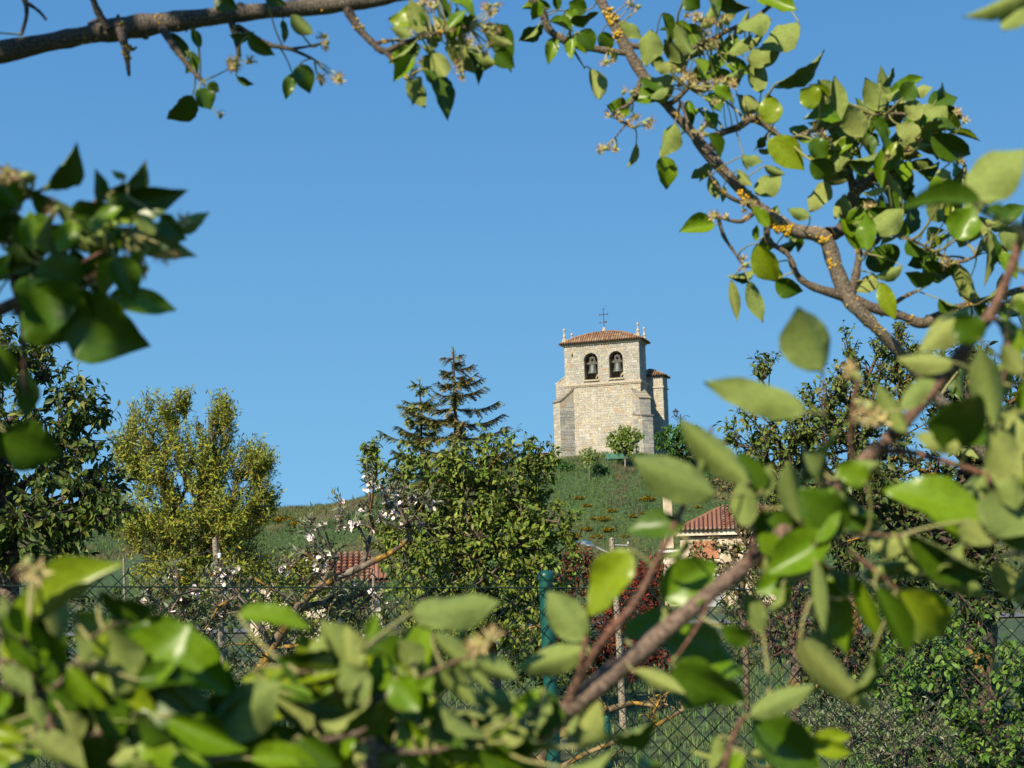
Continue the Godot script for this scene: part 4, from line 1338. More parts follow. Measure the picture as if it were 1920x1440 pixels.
	conifer("spruce_tree", "shorter green spruce with pointed top behind the pear tree", Vector3(spt.x, b.y, spt.z), spt.y, 0.13, 2.0, 78, [Color(0.21, 0.25, 0.055), Color(0.25, 0.28, 0.06), Color(0.17, 0.20, 0.05)], 4.8)
	# dark red shrub
	b = on_ground(px(1165, 1290, 17.0))
	leafy("red_shrub", "dark red leaved shrub behind the weathered wooden stake", "shrub", b, "", {
		"trunk": [b, b + Vector3(0, 0.3, 0), b + Vector3(0.05, 0.8, 0)], "r0": 0.06, "first": 0,
		"n": [[px(1165, 1190, 17), Vector3(0.8, 0.55, 0.6), 150], [px(1200, 1105, 17), Vector3(0.55, 0.42, 0.45), 85], [px(1085, 1080, 17.3), Vector3(0.25, 0.38, 0.3), 35], [px(1120, 1240, 17), Vector3(0.6, 0.3, 0.5), 60]],
		"twig": 0.16, "twigs": 4, "per": 8, "len": Vector2(0.035, 0.065), "cols": [Color(0.20, 0.028, 0.022), Color(0.14, 0.022, 0.02), Color(0.25, 0.055, 0.026), Color(0.10, 0.018, 0.018), Color(0.12, 0.06, 0.025)], "bark": Color(0.1, 0.06, 0.05), "leaf": small_leaf(M.matt_leaf, 0.5, 0.3, 0.2, 2), "rmin": 0.003})
	b = on_ground(px(1490, 1300, 11.0))
	leafy("red_shrub", "thin brownish red shrub with bare twigs behind the wire fence", "shrub", b, "", {
		"trunk": [b, b + Vector3(0, 0.4, 0), b + Vector3(0.05, 0.8, 0)], "r0": 0.05, "first": 0,
		"n": [[px(1490, 1150, 11), Vector3(0.42, 0.4, 0.4), 60], [px(1560, 1200, 11), Vector3(0.35, 0.3, 0.4), 30]],
		"twig": 0.14, "twigs": 3, "per": 4, "len": Vector2(0.03, 0.05), "cols": [Color(0.13, 0.05, 0.035), Color(0.10, 0.035, 0.03), Color(0.16, 0.11, 0.04), Color(0.08, 0.09, 0.03)], "bark": Color(0.17, 0.12, 0.09), "lichen": 0.2, "rmin": 0.0022})
	# leafy twigs in front of the cream house
	b = on_ground(px(1400, 1330, 13.5))
	leafy("sapling", "slender sapling with brownish green leaves in front of the cream house", "tree", b, "", {
		"trunk": [b, b + Vector3(0.02, 0.6, 0), b + Vector3(0.0, 1.2, 0), px(1400, 1040, 13.5)], "r0": 0.035, "first": 1,
		"n": [[px(1380, 1060, 13.5), Vector3(0.32, 0.35, 0.3), 34], [px(1390, 960, 13.5), Vector3(0.20, 0.35, 0.25), 20], [px(1330, 1040, 13.5), Vector3(0.2, 0.2, 0.2), 9], [px(1360, 920, 13.5), Vector3(0.22, 0.12, 0.2), 9]],
		"twig": 0.13, "twigs": 3, "per": 5, "len": Vector2(0.04, 0.065), "cols": [Color(0.14, 0.13, 0.045), Color(0.10, 0.12, 0.035), Color(0.17, 0.11, 0.05)], "bark": Color(0.2, 0.15, 0.1), "rmin": 0.0022})
	# silvery low shrub
	for q in [[1560, 1360, 7.6, "low silvery grey shrub behind the fence near the green stake"], [1690, 1400, 7.4, "low grey green ground shrub under the shiny leaved shrub"]]:
		var g := on_ground(px(q[0], q[1] + 60, q[2]))
		var c := px(q[0], q[1] - 10, q[2])
		leafy("silver_shrub", q[3], "shrub", g, "", {
			"trunk": [g, g.lerp(c, 0.4)], "r0": 0.02, "first": 0, "n": [[c, Vector3(0.38, 0.2, 0.35), 60]],
			"twig": 0.09, "twigs": 4, "per": 7, "len": Vector2(0.022, 0.035), "cols": [Color(0.15, 0.19, 0.09), Color(0.10, 0.15, 0.05), Color(0.24, 0.26, 0.17)], "bark": Color(0.16, 0.13, 0.1), "leaf": SMALL.narrow, "rmin": 0.0018})
	# hedge plants filling the middle distance
	for q in [[560, 1085, 24.0, 0.55, "yellow green bush in front of the low red roofed house", [Color(0.20, 0.22, 0.03), Color(0.16, 0.19, 0.03)]], [330, 1200, 17.0, 0.9, "dark green bush under the pale feathery shrub", [Color(0.06, 0.09, 0.025), Color(0.08, 0.11, 0.03)]],
			[700, 1230, 17.0, 0.9, "dull green bush behind the old apple branches", [Color(0.06, 0.09, 0.025), Color(0.09, 0.10, 0.03)]], [1020, 1190, 16.0, 0.6, "dark green bush beside the red leaved shrub", [Color(0.05, 0.085, 0.02), Color(0.075, 0.11, 0.025)]],
			[1620, 1180, 13.0, 0.8, "dark green bush under the loose olive tree", [Color(0.06, 0.085, 0.02), Color(0.085, 0.10, 0.03)]], [60, 1150, 14.0, 0.9, "deep green bush under the tall dark pear tree", [Color(0.05, 0.09, 0.02), Color(0.07, 0.12, 0.025)]],
			[520, 1130, 21.0, 0.6, "leafy yellow green bush before the wall of the low red roofed house", [Color(0.17, 0.21, 0.03), Color(0.12, 0.16, 0.03)]], [655, 1135, 22.0, 0.55, "dark leafy bush beside the door of the low red roofed house", [Color(0.09, 0.13, 0.03), Color(0.12, 0.15, 0.04)]], [1440, 1120, 22.0, 0.8, "tall green bush at the corner of the cream house", [Color(0.10, 0.14, 0.03), Color(0.07, 0.10, 0.025)]],
			[1340, 1260, 20.0, 0.7, "olive bush between the red shrub and the house", [Color(0.09, 0.11, 0.03), Color(0.06, 0.08, 0.025)]]]:
		var c := px(q[0], q[1], q[2])
		var g := on_ground(c)
		leafy("garden_bush", q[4], "bush", g, "", {
			"trunk": [g, g.lerp(c, 0.4), g.lerp(c, 0.7)], "r0": 0.04, "first": 0, "n": [[c, Vector3(1.0, 0.7, 0.7) * q[3], 85], [g.lerp(c, 0.5), Vector3(0.9, 0.4, 0.7) * q[3], 45]],
			"twig": 0.17, "twigs": 4, "per": 7, "len": Vector2(0.05, 0.08), "cols": q[5], "bark": Color(0.16, 0.12, 0.08), "rmin": 0.003})
	apple_tree()
	stakes()

func apple_tree() -> void:
	var D := 8.2
	var b := on_ground(px(405, 1560, D))
	var tr := [b, px(415, 1470, D), px(440, 1380, D), px(470, 1295, D), px(510, 1215, D), px(556, 1145, D), px(600, 1100, D), px(680, 1062, D), px(735, 1035, D), px(768, 1008, D)]
	var limbs := [[2, px(395, 1270, D + 0.1), px(365, 1200, D + 0.1), px(340, 1130, D)], [5, px(600, 1130, D + 0.1), px(660, 1122, D + 0.2)], [3, px(520, 1280, D - 0.1), px(600, 1240, D - 0.2)], [1, px(330, 1340, D - 0.1), px(290, 1290, D - 0.2)]]
	var o := {
		"trunk": tr, "limbs": limbs, "r0": 0.042, "first": 4, "e": 2.6,
		"n": [[px(700, 960, D), Vector3(0.26, 0.18, 0.25), 16], [px(690, 900, D), Vector3(0.03, 0.10, 0.05), 4], [px(730, 925, D), Vector3(0.08, 0.14, 0.1), 7], [px(610, 1000, D), Vector3(0.14, 0.2, 0.15), 10], [px(780, 960, D), Vector3(0.14, 0.12, 0.15), 8], [px(590, 1060, D), Vector3(0.2, 0.12, 0.2), 12], [px(640, 1130, D + 0.1), Vector3(0.35, 0.16, 0.3), 26], [px(330, 1140, D), Vector3(0.35, 0.22, 0.3), 38], [px(420, 1130, D), Vector3(0.25, 0.25, 0.3), 24], [px(350, 1230, D), Vector3(0.35, 0.2, 0.3), 24], [px(520, 1240, D), Vector3(0.3, 0.2, 0.3), 20], [px(650, 1230, D), Vector3(0.4, 0.22, 0.3), 26]],
		"twig": 0.10, "twigs": 3, "per": 7, "len": Vector2(0.03, 0.055), "cols": [Color(0.15, 0.18, 0.10), Color(0.11, 0.15, 0.07), Color(0.19, 0.22, 0.14), Color(0.09, 0.12, 0.05)], "bark": Color(0.24, 0.19, 0.14), "lichen": 0.28, "leaf": SMALL.narrow, "droop": 0.0, "up": 0.8, "rmin": 0.002}
	var root := leafy("apple_tree", "old gnarled apple tree with white blossom and a long crooked limb", "tree", b, "", o)
	# blossoms: the largest sit on the upper shoots
	var bm := blossom_mesh()
	var P: PackedVector3Array = o.P
	var cnt := 0
	for i in o.ends:
		var q := P[i]
		var high := q.y > px(600, 1075, D).y
		if rng.randf() > (0.85 if high else 0.18): continue
		for k in rng.randi_range(2, 5):
			var m := MeshInstance3D.new()
			m.name = "blossom"
			m.mesh = bm
			var s := rr(0.015, 0.022)
			var n := (rdir() + Vector3(-0.4, 0.4, 0.8)).normalized()
			var u := n.cross(rdir()).normalized()
			m.transform = Transform3D(Basis(u * s, n.cross(u) * s, n * s), q + rdir() * 0.035 - root.position)
			root.add_child(m, true)
			cnt += 1
	# lichen coated limbs of an old espalier close to the ground
	var e := on_ground(px(985, 1560, 7.6))
	var op := {
		"trunk": [e, px(1000, 1470, 7.6), px(1030, 1395, 7.6), px(1075, 1362, 7.6), px(1130, 1335, 7.6), px(1185, 1318, 7.7)],
		"limbs": [[1, px(1085, 1420, 7.4), px(1150, 1392, 7.4), px(1215, 1368, 7.4), px(1282, 1330, 7.4)], [2, px(960, 1375, 7.6), px(870, 1385, 7.7), px(800, 1372, 7.7), px(745, 1350, 7.7)], [1, px(1100, 1440, 7.3), px(1170, 1405, 7.3)]],
		"r0": 0.035, "first": 4, "n": [[px(1250, 1320, 7.5), Vector3(0.14, 0.12, 0.12), 16], [px(1100, 1330, 7.6), Vector3(0.2, 0.1, 0.12), 12], [px(790, 1350, 7.7), Vector3(0.22, 0.1, 0.12), 18], [px(640, 1360, 7.8), Vector3(0.2, 0.12, 0.12), 10]],
		"twig": 0.07, "twigs": 2, "per": 2, "len": Vector2(0.015, 0.03), "cols": [Color(0.30, 0.22, 0.03), Color(0.16, 0.17, 0.04)], "bark": Color(0.30, 0.21, 0.10), "lichen": 0.6, "leaf": SMALL.narrow, "rmin": 0.003}
	leafy("espalier_tree", "low bare fruit tree with limbs coated in orange lichen behind the fence", "tree", e, "", op)

func stakes() -> void:
	var K := PackedColorArray([Color.WHITE])
	# weathered stake before the red shrub
	var top := px(1147, 1010, 12.6)
	var foot := px(1169, 1358, 12.6)
	foot.y = gh(foot.x, foot.z) - 0.1
	var t := thing("wooden_stake", "tall weathered grey wooden stake in front of the red leaved shrub", "stake", on_ground(foot))
	var mb := MB.new()
	mb.tube(PackedVector3Array([foot, foot.lerp(top, 0.5) + Vector3(0.012, 0, 0), top]), PackedFloat32Array([0.038, 0.034, 0.029]), 9, K)
	part("pole", mb, M.post_wood, t, "", true)
	mb = MB.new()
	for s in [0.06, 0.13]:
		mb.tube(PackedVector3Array([top - Vector3(0, s, 0), top + Vector3(0.16, -s - 0.01, 0)]), PackedFloat32Array([0.006, 0.006]), 5, K)
		mb.blob(top + Vector3(0.16, -s + 0.01, 0), Vector3(0.014, 0.022, 0.014), Color.WHITE, 6, 4)
	part("bracket", mb, M.zinc, t, "", true)
	# trellis with wire
	var a := px(403, 1010, 15.0)
	var af := px(425, 1340, 15.0); af.y = gh(af.x, af.z) - 0.1
	var c := px(232, 1048, 15.6)
	var cf := px(240, 1330, 15.6); cf.y = gh(cf.x, cf.z) - 0.1
	var e := px(700, 1066, 16.5)
	var ef := on_ground(e)
	t = thing("wire_trellis", "grey wooden trellis posts carrying a sagging wire beside the pale shrub", "trellis", on_ground(af))
	for q in [[af, a, 0.038], [cf, c, 0.016], [ef - Vector3(0, 0.1, 0), e, 0.02]]:
		mb = MB.new()
		mb.tube(PackedVector3Array([q[0], (q[0] as Vector3).lerp(q[1], 0.5), q[1]]), PackedFloat32Array([q[2] * 1.1, q[2], q[2] * 0.9]), 9, K)
		part("post", mb, M.post_wood, t, "", true)
	for w in [[a - Vector3(0, 0.07, 0), e], [a - Vector3(0, 0.12, 0), c]]:
		mb = MB.new()
		var pts := PackedVector3Array(); var rs := PackedFloat32Array()
		for i in 13:
			var s := i / 12.0
			pts.append((w[0] as Vector3).lerp(w[1], s) - Vector3(0, 0.08 * sin(PI * s), 0)); rs.append(0.0045)
		mb.tube(pts, rs, 5, K)
		part("wire", mb, M.iron, t, "", true)
	mb = MB.new()
	mb.lathe([[0.0, -0.03], [0.02, -0.03], [0.022, -0.01], [0.016, 0.0], [0.022, 0.01], [0.02, 0.03], [0.0, 0.034]], 8, Color.WHITE, a + Vector3(0.055, -0.2, 0.0))
	part("insulator", mb, M.white, t, "", true)
	# low green stakes in the grass
	for q in [[1138, 1345, 1452, 8.0, "slim dark green metal stake beside the orange lichened limbs"], [1424, 1322, 1436, 9.2, "slim dark green metal stake near the low silvery shrub"], [1750, 1342, 1420, 11.0, "short dark green metal stake under the shiny leaved shrub"], [238, 1380, 1470, 8.0, "slim dark green metal stake beside the apple tree trunk"]]:
		var p1 := px(q[0], q[1], q[3])
		var p0 := on_ground(px(q[0] + 6, q[2], q[3]))
		var o := thing("garden_stake", q[4], "stake", p0, "low green stakes in the grass")
		mb = MB.new()
		mb.tube(PackedVector3Array([Vector3(0, -0.1, 0), p1 - p0]), PackedFloat32Array([0.019, 0.019]), 8, K)
		part("pole", mb, M.green_metal, o)
		mb = MB.new()
		mb.blob(p1 - p0, Vector3(0.021, 0.012, 0.021), Color.WHITE, 8, 4)
		part("cap", mb, M.green_metal, o)

# ---------------------------------------------------------------- chain-link fence
func fence() -> void:
	var K := PackedColorArray([Color.WHITE])
	var A := px(220, 1098, 4.3)
	var B := px(1680, 1105, 4.3)
	var dir := (B - A).normalized()
	var O := px(1024, 1102, 4.3)
	O = A + dir * (O - A).dot(dir)
	var flat := Vector3(dir.x, 0, dir.z).normalized()
	var root := thing("chain_link_fence", "dark green chain link fence with round metal posts", "fence", on_ground(O))
	var nrm := flat.cross(Vector3.UP).normalized()
	if nrm.z < 0: nrm = -nrm
	for k in [-2, -1, 0, 1, 2]:
		var tp: Vector3 = O + dir * (2.5 * k) + Vector3(0, 0.045, 0) - nrm * 0.03
		var ft := Vector3(tp.x + 0.03, gh(tp.x, tp.z) - 0.2, tp.z)
		var mb := MB.new()
		mb.tube(PackedVector3Array([ft, tp]), PackedFloat32Array([0.0235, 0.0235]), 20, K)
		var po := part("post", mb, M.green_metal, root, "", true)
		mb = MB.new()
		mb.lathe([[0.0255, -0.022], [0.0275, -0.016], [0.0275, -0.004], [0.0255, 0.004], [0.018, 0.010], [0.0, 0.013]], 20, Color.WHITE, tp - root.position)
		part("cap", mb, M.green_metal, po)
	var p := 0.0315
	var hgt := 1.42
	var mw := MB.new()
	var n := int(7.6 / p)
	var rows := int((hgt + 0.05) / p)
	for k in n:
		var x0 := -3.8 + k * p
		var pts := PackedVector3Array(); var rs := PackedFloat32Array()
		for i in rows + 1:
			var odd := i % 2
			var x := x0 + (p if (odd + k) % 2 == 1 else 0.0)
			var wob := 0.0022 * sin(x * 9.0 + i * 0.35) 
			pts.append(O + dir * (x + wob) + Vector3(0, 0.045 - i * p, 0) + nrm * (0.0022 if i % 2 == 0 else -0.0022))
			rs.append(0.0026)
		mw.tube(pts, rs, 4, K, false)
		# twisted end above the top wire
		mw.tube(PackedVector3Array([pts[0] - dir * 0.0, pts[0] + Vector3(0.004, 0.014, 0.002)]), PackedFloat32Array([0.0025, 0.002]), 4, K)
	part("wire_mesh", mw, M.green_wire, root, "stuff", true)
	for y in [0.0, -0.7, -1.38]:
		var mb := MB.new()
		var pts := PackedVector3Array(); var rs := PackedFloat32Array()
		for i in 21:
			var x := -5.0 + i * 0.5
			pts.append(O + dir * x + Vector3(0, y - 0.004 * sin(absf(fposmod(x, 2.5)) / 2.5 * PI), 0) + nrm * 0.004); rs.append(0.0026)
		mb.tube(pts, rs, 5, K)
		part("tension_wire", mb, M.green_wire, root, "", true)

# ---------------------------------------------------------------- the near pear trees that frame the view
class Near:
	var root: Node3D
	var wood := MB.new()
	var stalk := MB.new()
	var lichen := MB.new()
	var pts := PackedVector3Array()      # sampled skeleton
	var rad := PackedFloat32Array()

# path of [x, y, depth, radius in pixels] in the photograph
func limb(t: Near, path: Array, c0: Color, c1: Color, lich := 0.0, sides := 12) -> void:
	var pts := PackedVector3Array(); var rs := PackedFloat32Array(); var cc := PackedColorArray()
	var m := path.size()
	var sub := 6
	var W := []
	for q in path: W.append(px(q[0], q[1], q[2]))
	for i in m - 1:
		var p0: Vector3 = W[maxi(i - 1, 0)]; var p1: Vector3 = W[i]; var p2: Vector3 = W[i + 1]; var p3: Vector3 = W[mini(i + 2, m - 1)]
		for k in sub:
			var s := float(k) / sub
			var q := 0.5 * ((2.0 * p1) + (p2 - p0) * s + (2.0 * p0 - 5.0 * p1 + 4.0 * p2 - p3) * s * s + (3.0 * p1 - p0 - 3.0 * p2 + p3) * s * s * s)
			var r: float = lerpf(path[i][3] * path[i][2], path[i + 1][3] * path[i + 1][2], s) / F
			pts.append(q); rs.append(r * (1.0 + 0.10 * sin(i * 2.1 + s * 5.0) + rr(-0.05, 0.05)))
	pts.append(W[m - 1]); rs.append(path[m - 1][3] * path[m - 1][2] / F)
	for i in pts.size():
		cc.append(c0.lerp(c1, float(i) / pts.size()) * rr(0.85, 1.12))
		t.pts.append(pts[i]); t.rad.append(rs[i])
	t.wood.tube(pts, rs, sides, cc)
	# bud scars and spurs
	for i in range(2, pts.size() - 2, 3):
		if rng.randf() < 0.35 and rs[i] > 0.004:
			var d := (pts[i + 1] - pts[i - 1]).normalized()
			var n := d.cross(rdir()).normalized()
			t.wood.blob(pts[i] + n * rs[i] * 0.8, Vector3.ONE * rs[i] * rr(0.3, 0.55), cc[i], 6, 4)
	if lich > 0.0:
		for i in range(0, pts.size() - 1):
			if noise.get_noise_2d(pts[i].x * 900.0, pts[i].y * 900.0) < 0.5 - lich: continue
			for k in 9:
				var d := (pts[i + 1] - pts[i]).normalized()
				var n := d.cross(rdir()).normalized()
				var c := Color(0.62, 0.36, 0.02) if rng.randf() < 0.7 else Color(0.42, 0.37, 0.12)
				t.lichen.blob(pts[i].lerp(pts[i + 1], rng.randf()) + n * rs[i] * 0.97, Vector3.ONE * rr(0.0007, 0.0024), c * rr(0.8, 1.1), 5, 3)

func plain_limb(t: Near, path: Array, col: Color) -> void:
	# path of [Vector3, radius] in metres, for the trunks outside the frame
	var pts := PackedVector3Array(); var rs := PackedFloat32Array()
	for i in path.size() - 1:
		for k in 5:
			var s := k / 5.0
			pts.append((path[i][0] as Vector3).lerp(path[i + 1][0], s)); rs.append(lerpf(path[i][1], path[i + 1][1], s) * rr(0.95, 1.05))
	pts.append(path[path.size() - 1][0]); rs.append(path[path.size() - 1][1])
	var cc := PackedColorArray()
	for i in pts.size():
		cc.append(col * rr(0.85, 1.1)); t.pts.append(pts[i]); t.rad.append(rs[i])
	t.wood.tube(pts, rs, 14, cc)

func petiole(t: Near, base: Vector3, dir: Vector3, col: Color, r := 0.0011) -> void:
	var best := 0
	var bd := 1e9
	for i in t.pts.size():
		var d := t.pts[i].distance_squared_to(base)
		if d < bd: bd = d; best = i
	var p := t.pts[best]
	var L := p.distance_to(base)
	if L < t.rad[best] * 1.05: return
	var a := p.lerp(base, 0.45) - dir * L * 0.12 + Vector3(0, -0.03 * L, 0)
	var rr2 := r if L < 0.09 else r * 1.7
	t.stalk.tube(PackedVector3Array([p, p.lerp(a, 0.6), a.lerp(base, 0.35), a.lerp(base, 0.75), base, base + dir * 0.004]), PackedFloat32Array([rr2 * 1.5, rr2 * 1.2, rr2, rr2, rr2 * 0.9, rr2 * 0.5]), 6, PackedColorArray([col.lerp(Color(0.16, 0.08, 0.05), 0.5 if L > 0.09 else 0.15), col]))

func put_leaf(t: Near, b: Vector3, tip: Vector3, w: float, nrm: Vector3, top_i: int, reach := 0.16) -> void:
	var near2 := 1e9
	for q in t.pts: near2 = minf(near2, q.distance_squared_to(b))
	if near2 > reach * reach: return
	var y := tip - b
	var L := y.length()
	if L < 0.004: return
	y /= L
	var z := (nrm - y * nrm.dot(y))
	if z.length() < 0.05: z = y.cross(Vector3.RIGHT)
	z = z.normalized()
	var x := y.cross(z)
	var l := MeshInstance3D.new()
	l.name = "leaf"
	l.mesh = LEAF[rng.randi() % LEAF.size()]
	l.transform = Transform3D(Basis(x * w, y * L, z * minf(L, w * 1.6)), b - t.root.position)
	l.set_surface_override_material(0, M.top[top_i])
	l.set_surface_override_material(1, M.bot[rng.randi() % M.bot.size()])
	t.root.add_child(l, true)
	petiole(t, b, y, Color(0.26, 0.25, 0.09))

# e: [base x, base y, tip x, tip y, width, code]; 0 lit upper side, 1 lit underside, 2 upper side turned from the sun, 3 underside turned away, 4 upper side at a slant
func hero(t: Near, e: Array, d: float, reach := 0.2) -> void:
	var code: int = e[5]
	var dd := d + rr(-0.04, 0.04) * d
	var b := px(e[0], e[1], dd)
	var lp := Vector2(e[2] - e[0], e[3] - e[1]).length() * d / F
	var tp := px(e[2], e[3], dd + rr(-0.22, 0.22) * lp)
	var n := [Vector3(-0.32, 0.42, 0.80), Vector3(-0.30, 0.30, 0.85), Vector3(0.58, -0.62, 0.52), Vector3(0.50, -0.55, 0.62), Vector3(0.35, 0.50, 0.75)][code] as Vector3
	n = (CB * (n + rdir() * 0.22)).normalized()
	if code == 1 or code == 3: n = -n
	var ti: int = 2 if code == 2 else ([0, 1, 3][rng.randi() % 3] if code == 0 else rng.randi() % 3)  # shade put into colour too: tops turned from the sun take the darkest tint
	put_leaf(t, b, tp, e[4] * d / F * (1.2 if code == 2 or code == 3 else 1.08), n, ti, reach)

# loose leaves filling a cluster: [cx, cy, rx, ry, count, size]
func fill(t: Near, q: Array, d: float, deep := 0.12) -> void:
	for k in q[4]:
		var a := rr(0, TAU); var s := sqrt(rng.randf())
		var b := px(q[0] + cos(a) * s * q[2], q[1] + sin(a) * s * q[3], d + rr(-0.3, 1.0) * deep)
		var L: float = q[5] * d / F * rr(0.6, 1.1)
		var dir := (rdir() + Vector3(0, -0.3, 0)).normalized()
		put_leaf(t, b, b + dir * L, L * rr(0.55, 0.75), rdir() + Vector3(0, 0.8, 0), rng.randi() % 3, 0.12)

# a cluster of leaves laid out like the ones above, mostly in the light: [cx, cy, rx, ry, count, length]
func spray_leaves(t: Near, q: Array, d: float, codes: Array, reach := 0.095) -> void:
	for k in q[4]:
		var a := rr(0, TAU); var s := sqrt(rng.randf())
		var bx: float = q[0] + cos(a) * s * q[2]; var by: float = q[1] + sin(a) * s * q[3]
		var th := a + rr(-1.1, 1.1)
		var L: float = q[5] * rr(0.6, 1.15)
		hero(t, [bx, by, bx + cos(th) * L, by + sin(th) * L, L * rr(0.42, 0.62), codes[rng.randi() % codes.size()]], d * rr(0.98, 1.05), reach)

func lichen_patch(t: Near, x: float, y: float, d: float, r: float, along: float, ang: float, n: int) -> void:
	var u := Vector2(cos(ang), sin(ang))
	for k in n:
		var s := rr(-1, 1); var a := rr(-1.25, 1.25)
		var sx := x + u.x * s * along - u.y * sin(a) * r
		var sy := y + u.y * s * along + u.x * sin(a) * r
		var q := px(sx, sy, d - cos(a) * r * d / F)
		var c := Color(0.66, 0.38, 0.015) if rng.randf() < 0.75 else Color(0.50, 0.40, 0.10)
		t.lichen.blob(q, Vector3.ONE * rr(0.0012, 0.0036), c * rr(0.8, 1.1), 6, 3)

func wither_mesh() -> ArrayMesh:
	# faded pear blossom: swollen green cup, five sepals, brown stamens, unit about 1 cm
	var mb := MB.new()
	mb.lathe([[0.12, -0.5], [0.25, -0.3], [0.32, 0.0], [0.25, 0.15], [0.0, 0.18]], 7, Color(0.30, 0.33, 0.10))
	for k in 5:
		var a := TAU * k / 5 + 0.2
		var d := Vector3(cos(a), 0, sin(a)); var s := Vector3(-sin(a), 0, cos(a)) * 0.2
		var o := d * 0.25 + Vector3(0, 0.1, 0)
		mb.flat3(o - s, o + s, d * 0.85 + Vector3(0, 0.45, 0), (Vector3.UP - d * 0.4).normalized(), Color(0.56, 0.45, 0.19))
	for k in 11:
		var d := (rdir() * 0.7 + Vector3.UP * 0.9).normalized()
		mb.tube(PackedVector3Array([Vector3(0, 0.1, 0), d * 0.6, d * rr(0.8, 1.05)]), PackedFloat32Array([0.03, 0.025, 0.02]), 3, PackedColorArray([Color(0.62, 0.50, 0.26), Color(0.55, 0.38, 0.19)]), false)
		mb.blob(d * 0.95, Vector3.ONE * 0.07, Color(0.34, 0.16, 0.09), 4, 2)
	var me := mb.mesh()
	me.surface_set_material(0, M.blossom)
	return me

func wither(t: Near, mesh: Mesh, x: float, y: float, d: float, n: int, spread := 26.0) -> void:
	for k in n:
		var p := px(x + rr(-spread, spread), y + rr(-spread, spread) * 0.7, d + rr(-0.03, 0.03))
		var up := (rdir() * 0.8 + CB * Vector3(-0.2, 0.1, 0.7)).normalized()
		var s := rr(0.009, 0.0135)
		var u := up.cross(rdir()).normalized()
		var m := MeshInstance3D.new()
		m.name = "withered_blossom"
		m.mesh = mesh
		m.transform = Transform3D(Basis(u * s, up * s, u.cross(up) * s), p - t.root.position)
		t.root.add_child(m, true)
		petiole(t, p - up * s * 0.5, up, Color(0.36, 0.33, 0.14), 0.0009)

func finish(t: Near) -> void:
	part("trunk", t.wood, M.bark, t.root, "", true)
	if t.stalk.v.size(): part("leaf_stalks", t.stalk, M.stem, t.root, "stuff", true)
	if t.lichen.v.size(): part("lichen", t.lichen, M.lichen, t.root, "stuff", true)

